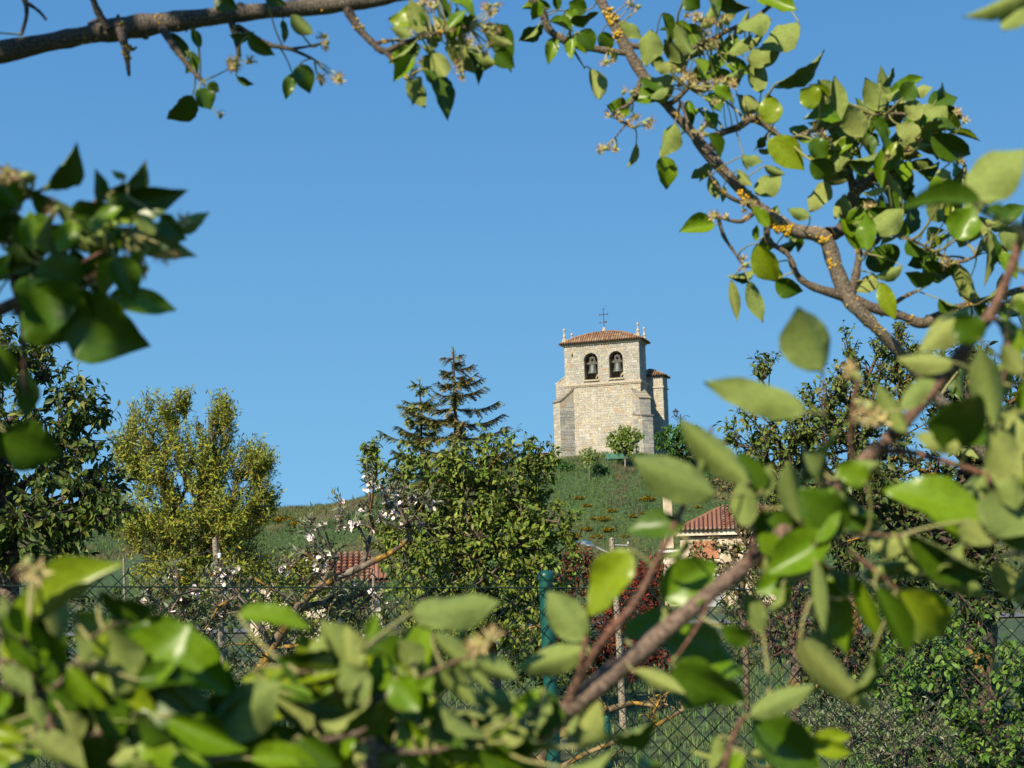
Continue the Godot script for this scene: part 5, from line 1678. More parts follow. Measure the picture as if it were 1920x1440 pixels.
func near_trees() -> void:
	for q in [[0.35, -0.12, 0.04, 0.1], [0.55, 0.16, 0.07, -0.15], [0.2, -0.22, 0.08, 0.2], [0.75, -0.10, 0.05, 0.0], [0.45, 0.25, 0.10, 0.12], [0.3, 0.05, 0.12, -0.25], [0.62, -0.28, 0.07, 0.2], [0.15, 0.14, 0.11, 0.25], [0.9, -0.2, 0.05, -0.1], [0.4, -0.38, 0.06, 0.1]]:
		LEAF.append(make_leaf(q[0], q[1], q[2], q[3], rr(0, 6)))
	var wm := wither_mesh()
	var old := Color(0.24, 0.195, 0.15)
	var grey := Color(0.30, 0.25, 0.19)
	var redd := Color(0.27, 0.115, 0.065)

	# ---- tree whose limbs cross the top and reach in from the side
	var L := Near.new()
	L.root = thing("pear_tree", "pear tree with a thick bare lichen flecked limb and dark shaded leaves", "tree", Vector3(-1.75, gh(-1.75, -1.9), -1.9))
	var j1 := px(-200, 142, 1.9)
	plain_limb(L, [[Vector3(-1.75, -0.1, -1.9), 0.09], [Vector3(-1.72, 0.8, -1.88), 0.075], [Vector3(-1.62, 1.5, -1.85), 0.07], [Vector3(-1.45, 2.05, -1.85), 0.05], [j1, 0.017]], old)
	plain_limb(L, [[Vector3(-1.62, 1.5, -1.85), 0.045], [Vector3(-1.15, 1.62, -1.5), 0.026], [px(-140, 640, 1.14), 0.008]], old)
	limb(L, [[-200, 142, 1.9, 21], [0, 98, 1.9, 20], [150, 68, 1.9, 18], [240, 52, 1.9, 21], [330, 40, 1.9, 19], [480, 22, 1.9, 16], [640, 8, 1.9, 14], [760, -12, 1.9, 12], [900, -60, 1.9, 10]], Color(0.11, 0.09, 0.075), Color(0.22, 0.18, 0.14), 0.42)
	for q in [[[225, 55, 1.88, 9], [236, 95, 1.86, 7], [242, 142, 1.86, 3]], [[228, 78, 1.88, 5], [248, 92, 1.86, 3], [256, 88, 1.86, 2]], [[205, 55, 1.88, 8], [185, 25, 1.88, 7], [172, -8, 1.88, 6]], [[190, 35, 1.88, 4], [165, 45, 1.87, 3]],
			[[20, -60, 1.88, 7], [45, -5, 1.86, 6], [50, 28, 1.86, 4], [40, 65, 1.86, 3]], [[50, 5, 1.86, 4], [72, 20, 1.86, 3], [86, 36, 1.85, 3]], [[215, 60, 1.9, 6], [222, 28, 1.9, 3]], [[300, 45, 1.9, 8], [325, 85, 1.86, 7], [355, 125, 1.84, 5], [380, 152, 1.82, 4]],
			[[432, 35, 1.9, 7], [444, 75, 1.88, 6], [448, 105, 1.87, 5]], [[445, 50, 1.9, 6], [500, 82, 1.88, 5], [545, 92, 1.86, 4], [590, 112, 1.85, 2]], [[545, 92, 1.86, 3], [590, 85, 1.85, 2], [612, 78, 1.85, 1.5]],
			[[650, 15, 1.9, 9], [672, 52, 1.88, 8], [700, 82, 1.86, 7], [722, 96, 1.85, 6], [760, 80, 1.84, 5], [820, 62, 1.83, 4], [880, 50, 1.83, 3]], [[722, 96, 1.85, 5], [742, 118, 1.84, 4], [764, 150, 1.83, 2]], [[700, 82, 1.86, 4], [735, 75, 1.86, 3]]]:
		limb(L, q, Color(0.11, 0.085, 0.065), Color(0.14, 0.11, 0.07), 0.2, 7)
	limb(L, [[-140, 640, 1.14, 17], [-40, 598, 1.14, 14], [35, 565, 1.12, 12], [80, 535, 1.1, 10], [112, 490, 1.1, 8], [135, 440, 1.1, 6], [165, 395, 1.1, 4], [185, 370, 1.1, 3]], Color(0.10, 0.075, 0.06), redd, 0.0)
	for q in [[[35, 565, 1.12, 8], [44, 620, 1.12, 7], [44, 690, 1.12, 4], [46, 740, 1.12, 2]], [[80, 535, 1.1, 6], [140, 500, 1.1, 5], [195, 470, 1.1, 4], [240, 440, 1.1, 3]], [[35, 565, 1.12, 7], [20, 470, 1.12, 6], [30, 400, 1.12, 4], [55, 360, 1.12, 3]], [[-60, 610, 1.14, 8], [-40, 720, 1.12, 6], [0, 800, 1.12, 4]], [[140, 500, 1.1, 3], [170, 530, 1.1, 3], [200, 555, 1.1, 2]], [[135, 440, 1.1, 4], [200, 400, 1.1, 3], [240, 370, 1.1, 2]]]:
		limb(L, q, Color(0.10, 0.07, 0.055), redd, 0.0, 7)
	for e in [[318, 62, 362, 118, 22, 2], [361, 179, 317, 233, 52, 2], [372, 165, 395, 207, 34, 2], [388, 158, 412, 172, 20, 2], [560, 122, 582, 174, 36, 2], [548, 138, 535, 186, 24, 4], [465, 66, 515, 105, 28, 2], [546, 28, 588, 66, 38, 1], [530, 38, 535, 82, 16, 2], [405, -12, 445, 18, 40, 2],
			[785, 40, 728, 40, 36, 0], [786, 84, 731, 122, 44, 0], [765, 148, 800, 206, 36, 1], [800, 128, 850, 221, 52, 4], [838, 85, 934, 118, 60, 1], [905, 52, 962, 132, 66, 2], [845, 0, 898, 26, 42, 4], [790, 145, 768, 200, 22, 3], [930, 95, 965, 128, 40, 2], [810, 95, 840, 150, 40, 1], [500, -20, 535, 12, 30, 2], [355, 95, 372, 140, 16, 2]]:
		hero(L, e, 1.86)
	for e in [[130, 556, 276, 662, 140, 2], [62, 536, 172, 642, 135, 2], [58, 515, 92, 645, 100, 2], [205, 553, 336, 580, 48, 0], [200, 432, 373, 480, 50, 1], [192, 420, 280, 412, 48, 4], [195, 362, 351, 368, 80, 2], [240, 352, 272, 310, 32, 2], [236, 330, 208, 320, 20, 1], [205, 368, 242, 408, 44, 2], [300, 404, 356, 452, 38, 2], [82, 357, 132, 334, 27, 4], [60, 372, 14, 328, 44, 2], [58, 368, 106, 388, 52, 2], [166, 396, 122, 428, 42, 2],
			[150, 408, 178, 482, 52, 1], [142, 414, 108, 478, 44, 4], [190, 420, 214, 502, 46, 4], [215, 482, 252, 562, 64, 2], [95, 470, 20, 420, 90, 2], [100, 500, 10, 490, 95, 2], [90, 480, 140, 560, 80, 2], [70, 420, 120, 470, 60, 2], [110, 520, 60, 600, 70, 2], [30, 400, -30, 450, 70, 2], [150, 500, 190, 560, 60, 2],
			[44, 692, 50, 788, 40, 2], [-10, 650, 18, 732, 64, 4], [8, 808, 114, 862, 94, 2], [0, 800, -30, 870, 70, 2], [170, 545, 120, 600, 60, 2], [260, 400, 290, 440, 30, 3], [230, 440, 262, 480, 34, 2], [40, 340, 70, 330, 22, 3]]:
		hero(L, e, 1.1)
	fill(L, [60, 470, 70, 90, 26, 80], 1.14, 0.2)
	fill(L, [840, 80, 80, 60, 8, 45], 1.9, 0.1)
	fill(L, [-160, 500, 120, 260, 40, 90], 1.2, 0.4)
	fill(L, [-150, 60, 120, 120, 20, 60], 1.9, 0.4)
	for q in [[450, 125, 7], [625, 75, 3], [618, 142, 5], [800, 8, 5], [780, 66, 3], [835, 62, 4], [856, 60, 5], [896, 95, 4], [852, 132, 3], [925, 15, 4], [925, 40, 5], [420, 220, 1], [770, 130, 2]]:
		wither(L, wm, q[0], q[1], 1.84, q[2], 22.0)
	for q in [[25, 325, 2], [50, 330, 2], [110, 385, 2], [262, 505, 3], [200, 512, 3], [300, 470, 2], [345, 410, 1]]:
		wither(L, wm, q[0], q[1], 1.1, q[2], 14.0)
	spray_leaves(L, [840, 85, 95, 65, 22, 62], 1.84, [0, 1, 1, 4, 2])
	spray_leaves(L, [240, 420, 90, 70, 12, 95], 1.1, [0, 1, 4, 2])
	spray_leaves(L, [100, 440, 90, 90, 14, 100], 1.1, [4, 2, 2, 0])
	spray_leaves(L, [400, 100, 110, 50, 6, 42], 1.86, [4, 2])
	# unseen leaf mass of its crown, added sunward to shade limbs and leaves
	var xf := []; var cs := PackedColorArray()
	for k in 1500:
		var d := rdir()
		var c := Vector3(-1.0, 2.78, -0.32) if k % 2 == 0 else Vector3(-1.15, 3.28, -1.05)
		var q := c + d * Vector3(0.42, 0.36, 0.5) * pow(rng.randf(), 0.5)
		var ld := (rdir() + Vector3.DOWN * 0.4).normalized()
		var nn := (rdir() + Vector3.UP); nn = (nn - ld * nn.dot(ld)).normalized()
		var ll := rr(0.05, 0.08)
		xf.append(Transform3D(Basis(ld.cross(nn) * ll, ld * ll, nn * ll), q)); cs.append(Color(0.07, 0.14, 0.02) * rr(0.8, 1.2))
	scatter("crown", SMALL.pear, xf, cs, L.root)
	plain_limb(L, [[Vector3(-1.45, 2.05, -1.85), 0.04], [Vector3(-1.4, 2.6, -1.4), 0.025], [Vector3(-1.15, 3.1, -1.0), 0.014], [Vector3(-1.0, 2.9, -0.4), 0.006]], old)
	finish(L)

	# ---- tree whose lichen covered limb arches over the tower
	var R := Near.new()
	R.root = thing("pear_tree", "pear tree with a crooked yellow lichened limb arching above the church tower", "tree", Vector3(1.65, gh(1.65, -2.4), -2.4))
	plain_limb(R, [[Vector3(1.65, -0.1, -2.4), 0.075], [Vector3(1.6, 0.6, -2.38), 0.06], [Vector3(1.45, 1.1, -2.3), 0.045], [px(1960, 960, 2.25), 0.022]], old)
	limb(R, [[1960, 960, 2.25, 18.9], [1850, 850, 2.25, 14.8], [1760, 748, 2.25, 11.5], [1690, 664, 2.22, 9.8], [1632, 604, 2.2, 11.5], [1592, 560, 2.2, 16.4], [1566, 500, 2.2, 13.1], [1545, 446, 2.2, 14.8], [1490, 432, 2.2, 13.9], [1442, 408, 2.2, 14.8], [1412, 380, 2.2, 12.3], [1370, 335, 2.2, 10.7], [1325, 285, 2.2, 10.7], [1292, 242, 2.2, 9.0], [1250, 198, 2.2, 8.2], [1205, 140, 2.2, 9.8], [1172, 85, 2.2, 10.7], [1142, 30, 2.2, 9.8], [1105, -40, 2.2, 9.0]], grey, Color(0.27, 0.215, 0.16), 0.36)
	for q in [[[1592, 560, 2.2, 13], [1640, 578, 2.2, 10], [1690, 592, 2.2, 9], [1730, 606, 2.2, 10], [1775, 584, 2.2, 8], [1850, 562, 2.2, 7], [1960, 530, 2.2, 6]], [[1588, 556, 2.2, 11], [1530, 540, 2.2, 8], [1498, 520, 2.2, 7], [1482, 488, 2.2, 5]], [[1596, 552, 2.2, 9], [1605, 515, 2.2, 8], [1612, 470, 2.2, 6]],
			[[1552, 440, 2.2, 14], [1575, 432, 2.22, 12], [1592, 395, 2.24, 10], [1602, 362, 2.24, 10], [1640, 330, 2.24, 9], [1685, 295, 2.24, 8], [1715, 270, 2.24, 7], [1740, 245, 2.24, 5]], [[1602, 362, 2.24, 8], [1592, 320, 2.24, 7], [1585, 270, 2.24, 5]], [[1330, 290, 2.2, 6], [1345, 255, 2.22, 7], [1385, 238, 2.22, 7], [1412, 222, 2.22, 7], [1440, 238, 2.22, 6], [1475, 262, 2.22, 5], [1520, 245, 2.22, 4]],
			[[1412, 385, 2.2, 6], [1372, 372, 2.18, 4], [1342, 345, 2.18, 3], [1328, 320, 2.18, 2]], [[1345, 400, 2.18, 3], [1356, 440, 2.18, 4], [1375, 470, 2.18, 3], [1395, 500, 2.18, 2]], [[1420, 392, 2.2, 5], [1390, 415, 2.18, 4], [1350, 408, 2.18, 3]], [[1440, 415, 2.2, 7], [1440, 450, 2.18, 6], [1475, 475, 2.18, 5], [1490, 500, 2.18, 4]],
			[[985, -25, 2.2, 9], [1015, 20, 2.2, 9], [1032, 58, 2.2, 8], [1075, 82, 2.2, 7], [1130, 94, 2.2, 7], [1180, 100, 2.2, 6]], [[1250, 198, 2.2, 6], [1270, 185, 2.18, 5], [1290, 165, 2.17, 4]], [[1276, 190, 2.18, 3], [1296, 245, 2.17, 2.5]], [[1276, 190, 2.18, 3], [1266, 232, 2.17, 2]], [[1650, 590, 2.2, 6], [1690, 560, 2.2, 4], [1720, 545, 2.2, 3]], [[1620, 480, 2.2, 4], [1660, 440, 2.2, 4], [1720, 455, 2.2, 3], [1790, 490, 2.2, 3], [1830, 480, 2.2, 3]],
			[[1205, 140, 2.2, 5], [1185, 190, 2.18, 4], [1150, 215, 2.17, 2.5], [1190, 240, 2.17, 2]], [[1180, 225, 2.17, 1.5], [1150, 262, 2.16, 1.5]], [[1740, 245, 2.24, 5], [1790, 290, 2.22, 4], [1810, 312, 2.22, 3]], [[1172, 85, 2.2, 6], [1240, 90, 2.2, 5], [1300, 90, 2.2, 4], [1360, 60, 2.2, 4], [1420, 30, 2.2, 4], [1480, -20, 2.2, 5]], [[1740, 245, 2.24, 4], [1700, 215, 2.24, 3], [1640, 215, 2.24, 3]], [[1070, 85, 2.2, 3], [1096, 128, 2.2, 1.2]]]:
		limb(R, q, Color(0.19, 0.145, 0.11), Color(0.24, 0.19, 0.12), 0.22, 8)
	for e in [[1106, 128, 1127, 191, 50, 1], [1128, 60, 1141, 104, 32, 2], [1158, 40, 1210, 74, 30, 1], [1219, 55, 1207, 125, 48, 1], [1241, 24, 1258, 90, 30, 2], [1284, -6, 1313, 17, 32, 2], [1330, -8, 1410, 12, 34, 2], [1268, 47, 1299, 106, 34, 1], [1359, 95, 1330, 143, 32, 0], [1379, 65, 1366, 106, 30, 0], [1446, 36, 1380, 49, 47, 1], [1497, 40, 1426, 104, 58, 1], [1416, -12, 1497, 26, 48, 0], [1427, 175, 1412, 93, 36, 1], [1235, 190, 1169, 181, 42, 4], [1246, 176, 1198, 150, 30, 4], [1182, 211, 1135, 200, 40, 0], [1193, 268, 1176, 317, 21, 1], [1267, 230, 1233, 297, 44, 1], [1240, 294, 1256, 356, 46, 4], [1308, 205, 1345, 248, 44, 4], [1326, 250, 1354, 297, 32, 2], [1450, 233, 1437, 176, 42, 0], [1440, 262, 1510, 319, 58, 0], [1440, 250, 1410, 282, 38, 2], [1393, 288, 1402, 322, 15, 1], [1455, 156, 1563, 101, 44, 2], [1450, 165, 1512, 142, 20, 1],
			[1574, 230, 1566, 141, 36, 1], [1536, 197, 1498, 168, 42, 0], [1576, 226, 1508, 212, 40, 4], [1621, 256, 1584, 194, 47, 1], [1655, 207, 1620, 146, 42, 1], [1690, 186, 1717, 153, 38, 4], [1721, 226, 1704, 180, 32, 1], [1740, 201, 1797, 180, 46, 4], [1735, 236, 1776, 199, 46, 1], [1726, 256, 1679, 234, 38, 1], [1745, 250, 1822, 292, 58, 2], [1780, 249, 1842, 263, 20, 0], [1725, 250, 1766, 224, 46, 2], [1591, 331, 1513, 289, 42, 1], [1630, 225, 1666, 276, 42, 2], [1590, 301, 1652, 290, 52, 2], [1665, 300, 1681, 264, 20, 0], [1720, 321, 1766, 304, 32, 2], [1755, 330, 1785, 322, 22, 1], [1520, 300, 1570, 330, 40, 2], [1600, 250, 1640, 300, 40, 2], [1690, 270, 1650, 320, 44, 2], [1560, 260, 1600, 310, 40, 4], [1480, 240, 1530, 270, 36, 4],
			[1418, 366, 1466, 324, 44, 1], [1384, 318, 1411, 352, 22, 1], [1330, 328, 1347, 377, 28, 1], [1340, 421, 1273, 433, 52, 0], [1519, 407, 1475, 391, 24, 1], [1420, 456, 1458, 536, 54, 0], [1454, 526, 1506, 552, 38, 2], [1370, 525, 1382, 606, 23, 1], [1404, 527, 1431, 606, 30, 1], [1488, 444, 1503, 474, 28, 2], [1615, 471, 1572, 398, 34, 0], [1626, 471, 1626, 396, 36, 0], [1640, 436, 1698, 384, 54, 1], [1640, 464, 1672, 512, 66, 2], [1692, 499, 1638, 521, 32, 1], [1640, 514, 1606, 550, 40, 1], [1650, 529, 1679, 603, 30, 0], [1666, 349, 1613, 366, 16, 1], [1756, 514, 1697, 521, 47, 2], [1734, 489, 1787, 522, 44, 2], [1750, 438, 1757, 464, 18, 0], [1850, 428, 1852, 538, 58, 2], [1790, 451, 1822, 388, 62, 4], [1820, 519, 1798, 552, 42, 2], [1440, 440, 1425, 480, 34, 4], [1700, 450, 1740, 480, 36, 2], [1850, 560, 1890, 520, 40, 2], [1760, 560, 1800, 580, 36, 2],
			[1030, 40, 1078, 60, 36, 4], [1085, 60, 1115, 95, 40, 2], [1060, 20, 1085, 50, 36, 0], [1100, 20, 1065, 5, 34, 2], [1010, 0, 1000, 40, 26, 4], [1140, 90, 1155, 118, 26, 2], [1300, 110, 1320, 150, 40, 4], [1370, 110, 1395, 145, 34, 4], [1320, 180, 1350, 215, 34, 4], [1395, 180, 1430, 210, 34, 1], [1520, 260, 1550, 300, 34, 2]]:
		hero(R, e, 2.18)
	fill(R, [1650, 235, 130, 60, 54, 75], 2.3, 0.15)
	fill(R, [1320, 120, 90, 85, 34, 65], 2.28, 0.12)
	fill(R, [1770, 420, 120, 90, 44, 75], 2.3, 0.15)
	fill(R, [1640, 340, 80, 60, 18, 70], 2.26, 0.1)
	fill(R, [1830, 560, 90, 50, 14, 60], 2.3, 0.15)
	fill(R, [1900, 760, 110, 160, 28, 70], 2.3, 0.15)
	fill(R, [2060, 500, 120, 300, 30, 70], 2.3, 0.3)
	for q in [[1290, 150, 6], [1330, 162, 5], [1355, 178, 5], [1275, 135, 4], [1172, 168, 2], [1155, 208, 4], [1205, 222, 5], [1140, 277, 5], [1310, 250, 3], [1300, 32, 3], [1330, 45, 3], [1360, 38, 3], [1335, 75, 4], [1545, 252, 6], [1520, 190, 2], [1800, 220, 2], [1350, 412, 4], [1412, 385, 4], [1405, 490, 4], [1780, 497, 3], [1810, 312, 2], [1180, 5, 4], [1140, 125, 3], [1375, 165, 4], [1630, 390, 2], [1660, 300, 2], [1840, 440, 2]]:
		wither(R, wm, q[0], q[1], 2.16, q[2], 17.0)
	for q in [[1448, 414, 15, 24, 0.55, 90], [1470, 428, 14, 14, 0.3, 50], [1562, 486, 12, 16, 1.2, 45], [1545, 446, 13, 8, 0.6, 25], [1146, 30, 10, 14, 1.05, 40], [1158, 64, 10, 8, 1.0, 20], [1395, 362, 11, 12, 0.8, 25]]:
		lichen_patch(R, q[0], q[1], 2.2, q[2], q[3], q[4], q[5])
	var mix := [0, 0, 1, 1, 1, 4, 2]
	spray_leaves(R, [1320, 110, 85, 90, 30, 62], 2.16, mix)
	spray_leaves(R, [1650, 225, 130, 65, 46, 66], 2.16, mix)
	spray_leaves(R, [1770, 430, 120, 90, 34, 70], 2.18, mix)
	spray_leaves(R, [1620, 330, 80, 60, 18, 62], 2.18, mix)
	spray_leaves(R, [1440, 470, 50, 60, 8, 50], 2.18, mix)
	spray_leaves(R, [1060, 45, 60, 45, 12, 52], 2.18, [0, 4, 2, 2])
	spray_leaves(R, [1840, 620, 80, 70, 14, 66], 2.2, mix)
	spray_leaves(R, [1380, 300, 60, 60, 8, 50], 2.18, mix)
	finish(R)

	# ---- young tree right before the camera
	var C := Near.new()
	var cb := px(800, 1750, 1.0)
	C.root = thing("pear_tree", "young pear tree close by with large blurred leaves and a slanting reddish shoot", "tree", Vector3(cb.x, gh(cb.x, cb.z), cb.z))
	plain_limb(C, [[Vector3(cb.x, -0.1, cb.z), 0.03], [Vector3(cb.x + 0.01, 0.6, cb.z), 0.025], [cb, 0.021], [px(880, 1500, 0.95), 0.0125]], old)
	plain_limb(C, [[cb, 0.016], [px(720, 1560, 0.9), 0.009], [px(692, 1450, 0.86), 0.006]], old)
	plain_limb(C, [[cb, 0.016], [px(450, 1650, 0.85), 0.010], [px(160, 1480, 0.8), 0.006]], old)
	plain_limb(C, [[cb.lerp(px(880, 1500, 0.95), 0.4), 0.013], [px(1150, 1620, 0.95), 0.008], [px(1350, 1470, 0.95), 0.004]], old)
	limb(C, [[880, 1500, 0.95, 26.2], [960, 1422, 0.95, 23.0], [1060, 1335, 0.95, 20.5], [1180, 1238, 0.95, 18.0], [1300, 1138, 0.95, 16.4], [1400, 1058, 0.96, 15.6], [1520, 950, 0.98, 14.8], [1620, 866, 1.0, 13.9], [1700, 788, 1.0, 12.3], [1780, 690, 1.0, 11.5], [1850, 600, 1.0, 10.7], [1886, 528, 1.0, 9.0], [1916, 440, 1.0, 7.4], [1945, 330, 1.0, 6.6], [1965, 180, 1.0, 4.9], [1960, 40, 1.0, 4.1]], Color(0.27, 0.21, 0.165), redd)
	for q in [[[1060, 1330, 0.95, 10.5], [1085, 1275, 0.94, 8.4], [1120, 1215, 0.93, 7.7], [1165, 1155, 0.93, 6.3]], [[1085, 1275, 0.94, 6.3], [1092, 1230, 0.93, 5.6], [1100, 1195, 0.93, 4.2]], [[1040, 1345, 0.95, 8.4], [1000, 1330, 0.94, 5.6]], [[1145, 1185, 0.93, 6.3], [1190, 1130, 0.93, 6.3], [1225, 1065, 0.94, 5.6], [1262, 990, 0.95, 5.6], [1292, 925, 0.96, 4.9], [1318, 865, 0.97, 3.5], [1335, 800, 0.97, 2.1]],
			[[1625, 858, 1.0, 7.7], [1680, 845, 1.0, 7.0], [1760, 862, 0.99, 6.3], [1850, 890, 0.98, 5.6], [1940, 920, 0.98, 4.2]], [[1500, 965, 0.97, 7.0], [1540, 992, 0.95, 7.0], [1590, 1030, 0.94, 3.5], [1640, 1068, 0.93, 2.8], [1682, 1104, 0.93, 2.1]], [[1540, 992, 0.95, 4.2], [1610, 1000, 0.94, 2.8], [1690, 1006, 0.93, 2.1]], [[1600, 880, 1.0, 4.9], [1595, 820, 0.99, 4.2], [1600, 760, 0.98, 3.5], [1606, 715, 0.98, 2.1]], [[1540, 992, 0.95, 4.2], [1528, 1060, 0.94, 2.8], [1530, 1110, 0.94, 2.1]], [[1400, 1058, 0.96, 6.3], [1412, 1020, 0.95, 4.9], [1410, 960, 0.95, 3.5], [1405, 905, 0.95, 2.8]], [[1860, 590, 1.0, 4.2], [1890, 640, 0.98, 3.5], [1880, 720, 0.97, 2.8], [1870, 800, 0.97, 2.1]], [[1850, 890, 0.98, 4.2], [1880, 960, 0.96, 3.5], [1910, 1040, 0.95, 2.8]], [[1340, 1105, 0.95, 4.2], [1310, 1170, 0.94, 3.5], [1270, 1230, 0.93, 2.8]],
			[[1350, 1470, 0.95, 7.0], [1372, 1388, 0.95, 5.6], [1402, 1336, 0.95, 4.9], [1440, 1322, 0.95, 2.8]], [[1545, 935, 0.98, 4.2], [1548, 860, 0.97, 2.8], [1545, 790, 0.96, 2.1], [1542, 700, 0.96, 1.4]]]:
		limb(C, q, Color(0.24, 0.14, 0.10), redd, 0.0, 8)
	limb(C, [[692, 1450, 0.86, 17], [690, 1370, 0.86, 15], [688, 1310, 0.86, 13], [680, 1262, 0.86, 9], [676, 1225, 0.86, 5]], old, redd)
	for q in [[[688, 1320, 0.86, 7], [760, 1290, 0.86, 5], [830, 1250, 0.86, 4], [900, 1225, 0.86, 3]], [[684, 1290, 0.86, 6], [630, 1262, 0.86, 5], [560, 1260, 0.85, 3]], [[690, 1370, 0.86, 7], [600, 1390, 0.85, 6], [520, 1400, 0.84, 4]], [[690, 1400, 0.86, 6], [800, 1410, 0.86, 5], [900, 1380, 0.87, 4]]]:
		limb(C, q, old, Color(0.28, 0.16, 0.08), 0.0, 8)
	limb(C, [[160, 1480, 0.8, 18], [110, 1400, 0.8, 15], [80, 1320, 0.8, 13], [62, 1255, 0.8, 10], [48, 1200, 0.8, 6]], old, redd)
	for q in [[[80, 1320, 0.8, 8], [130, 1262, 0.8, 6], [190, 1240, 0.79, 4]], [[110, 1400, 0.8, 8], [200, 1370, 0.8, 6], [280, 1340, 0.8, 4]], [[62, 1255, 0.8, 6], [10, 1240, 0.8, 5], [-60, 1210, 0.8, 4]], [[130, 1262, 0.8, 5], [170, 1200, 0.8, 4], [215, 1170, 0.8, 3]], [[160, 1480, 0.8, 8], [300, 1440, 0.8, 6], [420, 1420, 0.82, 5]]]:
		limb(C, q, old, Color(0.24, 0.13, 0.07), 0.0, 8)
	for e in [[1512, 772, 1318, 713, 62, 1], [1543, 697, 1487, 570, 98, 3], [1346, 928, 1183, 853, 88, 1], [1407, 905, 1268, 783, 78, 1], [1400, 988, 1388, 898, 50, 1], [1414, 934, 1452, 868, 40, 1], [1500, 980, 1476, 858, 68, 1], [1530, 905, 1572, 806, 62, 3], [1627, 906, 1568, 868, 46, 0], [1287, 985, 1168, 990, 54, 4], [1182, 1030, 1104, 1158, 78, 0], [1238, 1122, 1352, 1050, 92, 4], [1096, 1202, 1024, 1103, 66, 3], [1102, 1214, 962, 1258, 62, 1], [1168, 1187, 1294, 1150, 58, 0], [1240, 1188, 1397, 1272, 104, 4], [1188, 1258, 1292, 1302, 36, 1], [1258, 1248, 1402, 1312, 92, 2], [1431, 1188, 1394, 1108, 44, 1], [1852, 968, 1652, 908, 84, 0],
			[1690, 1005, 1864, 1127, 70, 1], [1700, 1000, 1856, 1090, 80, 2], [1683, 1104, 1787, 1208, 98, 0], [1545, 1078, 1592, 1234, 62, 0], [1600, 1078, 1652, 1202, 52, 0], [1640, 1098, 1712, 1232, 62, 2], [1530, 1050, 1546, 1192, 26, 1], [1520, 1040, 1515, 1180, 66, 2], [1500, 1198, 1642, 1338, 78, 1], [1405, 1342, 1532, 1284, 42, 1], [1410, 1346, 1542, 1445, 84, 2], [1398, 1412, 1502, 1408, 42, 1], [1480, 1432, 1521, 1358, 30, 0], [1560, 1000, 1438, 1082, 84, 0], [1480, 1000, 1440, 960, 70, 2], [1862, 802, 1838, 643, 92, 1], [1922, 702, 1874, 643, 44, 1], [1880, 852, 1932, 768, 74, 1], [1868, 800, 1902, 944, 64, 1], [1792, 680, 1678, 668, 48, 1], [1702, 812, 1638, 713, 46, 1], [1690, 770, 1760, 690, 34, 1], [1802, 842, 1713, 814, 38, 1], [1850, 780, 1738, 802, 122, 2],
			[1816, 573, 1718, 658, 68, 1], [1815, 372, 1925, 272, 90, 1], [1842, 380, 1686, 386, 64, 4], [1902, 411, 1828, 400, 36, 4], [1935, -22, 1803, 36, 44, 1], [1925, -12, 1879, 62, 54, 1], [1840, 930, 1928, 1003, 82, 1], [1926, 1040, 1898, 1122, 64, 2], [1800, 978, 1862, 1022, 44, 1], [1290, 1010, 1240, 1060, 40, 2], [1455, 1040, 1420, 1000, 50, 4], [1470, 1090, 1440, 1150, 50, 2], [1350, 1380, 1330, 1450, 26, 1], [1560, 1180, 1500, 1250, 50, 1], [1590, 1120, 1560, 1060, 40, 4], [1760, 760, 1800, 830, 70, 2], [1900, 560, 1930, 640, 40, 4], [1840, 640, 1790, 590, 50, 2], [1650, 985, 1560, 960, 40, 2], [1890, 890, 1910, 960, 50, 1], [1330, 850, 1310, 905, 22, 3], [1410, 1200, 1350, 1180, 40, 2], [1640, 1210, 1600, 1330, 60, 2], [1020, 1290, 1000, 1400, 60, 2]]:
		hero(C, e, 0.95)
	for e in [[768, 1150, 947, 1119, 82, 1], [445, 1150, 592, 1170, 50, 4], [655, 1250, 598, 1163, 64, 1], [685, 1200, 711, 1143, 22, 4], [640, 1240, 516, 1228, 88, 2], [642, 1256, 508, 1278, 54, 0], [650, 1275, 578, 1312, 44, 0], [508, 1298, 592, 1392, 62, 1], [478, 1253, 502, 1302, 22, 1], [770, 1213, 823, 1293, 68, 1], [808, 1188, 932, 1303, 58, 1], [830, 1250, 893, 1324, 54, 1], [890, 1240, 972, 1272, 54, 1], [738, 1268, 792, 1334, 64, 0], [690, 1320, 598, 1374, 70, 2], [700, 1350, 770, 1420, 78, 2], [820, 1310, 930, 1400, 96, 2], [960, 1346, 1017, 1288, 30, 0], [940, 1392, 992, 1368, 32, 1], [955, 1380, 970, 1340, 24, 1], [668, 1432, 682, 1388, 24, 1], [700, 1422, 777, 1403, 32, 1], [480, 1462, 326, 1416, 88, 0], [562, 1422, 446, 1378, 86, 2], [330, 1402, 367, 1373, 20, 1], [780, 1452, 893, 1428, 54, 0], [760, 1180, 745, 1260, 20, 1], [840, 1330, 940, 1330, 70, 2], [730, 1310, 680, 1400, 60, 2], [560, 1380, 640, 1440, 70, 2], [800, 1350, 850, 1440, 70, 2], [900, 1400, 1000, 1440, 70, 2], [1060, 1440, 1160, 1410, 60, 2], [1080, 1400, 1180, 1380, 44, 3], [670, 1280, 655, 1330, 20, 3], [690, 1270, 700, 1330, 22, 0]]:
		hero(C, e, 0.86)
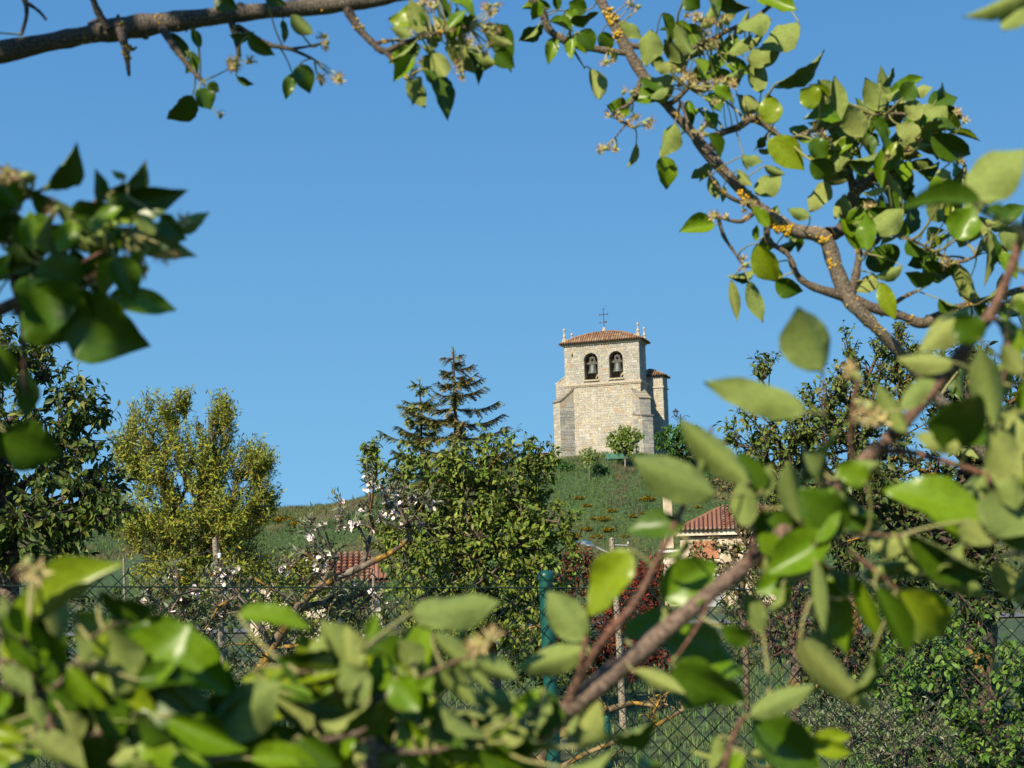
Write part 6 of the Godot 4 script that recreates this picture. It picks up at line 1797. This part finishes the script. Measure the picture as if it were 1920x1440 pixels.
	for e in [[45, 1192, 233, 1048, 126, 0], [138, 1152, 264, 1248, 62, 0], [238, 1168, 433, 1314, 116, 4], [188, 1108, 293, 1148, 64, 2], [152, 1248, 144, 1178, 52, 1], [128, 1248, 203, 1334, 74, 0], [180, 1243, 304, 1368, 72, 0], [240, 1240, 404, 1344, 114, 2], [0, 1248, 63, 1308, 42, 1], [54, 1308, 78, 1373, 37, 1], [118, 1333, 143, 1403, 58, 1], [58, 1378, 164, 1454, 64, 1], [-12, 1368, 48, 1387, 42, 0], [52, 1200, 6, 1232, 48, 0], [46, 1192, 34, 1117, 48, 0], [-10, 1160, 10, 1110, 30, 1], [200, 1380, 130, 1430, 84, 2], [-22, 1398, 44, 1424, 36, 0], [170, 1300, 230, 1400, 84, 2], [60, 1300, 10, 1340, 60, 2], [20, 1290, -30, 1340, 50, 4], [200, 1400, 280, 1440, 50, 3], [90, 1290, 150, 1330, 50, 2], [250, 1340, 330, 1400, 80, 2], [60, 1230, 110, 1290, 40, 2], [210, 1430, 260, 1400, 26, 1], [150, 1240, 200, 1245, 22, 1]]:
		hero(C, e, 0.8)
	fill(C, [150, 1400, 150, 60, 22, 170], 0.86, 0.12)
	fill(C, [780, 1400, 260, 50, 24, 150], 0.92, 0.12)
	fill(C, [1300, 1435, 200, 20, 4, 110], 1.0, 0.1)
	fill(C, [1850, 900, 60, 60, 5, 110], 1.06, 0.1)
	fill(C, [400, 1560, 500, 60, 40, 150], 0.9, 0.12)
	fill(C, [1980, 700, 40, 400, 16, 130], 1.0, 0.15)
	for q in [[905, 1205, 3, 0.86], [72, 1062, 2, 0.82], [690, 1430, 2, 0.86], [1640, 780, 3, 0.98], [1600, 700, 2, 0.98], [1870, 890, 2, 0.97]]:
		wither(C, wm, q[0], q[1], q[3], q[2], 22.0)
	var mix2 := [0, 0, 0, 1, 1, 4, 2, 2]
	spray_leaves(C, [150, 1330, 200, 120, 44, 150], 0.82, mix2, 0.13)
	spray_leaves(C, [380, 1420, 160, 40, 12, 150], 0.84, mix2, 0.13)
	spray_leaves(C, [720, 1340, 240, 80, 44, 120], 0.88, mix2, 0.12)
	spray_leaves(C, [1080, 1410, 80, 30, 4, 100], 0.96, [0, 1, 4, 2])
	spray_leaves(C, [1600, 1090, 110, 110, 11, 115], 0.95, mix2)
	spray_leaves(C, [1490, 930, 100, 50, 5, 110], 0.96, mix2)
	spray_leaves(C, [1880, 800, 40, 130, 7, 125], 1.0, mix2)
	spray_leaves(C, [1860, 1000, 70, 90, 10, 130], 0.96, mix2)
	spray_leaves(C, [1460, 1400, 80, 40, 5, 95], 0.96, mix2)
	finish(C)
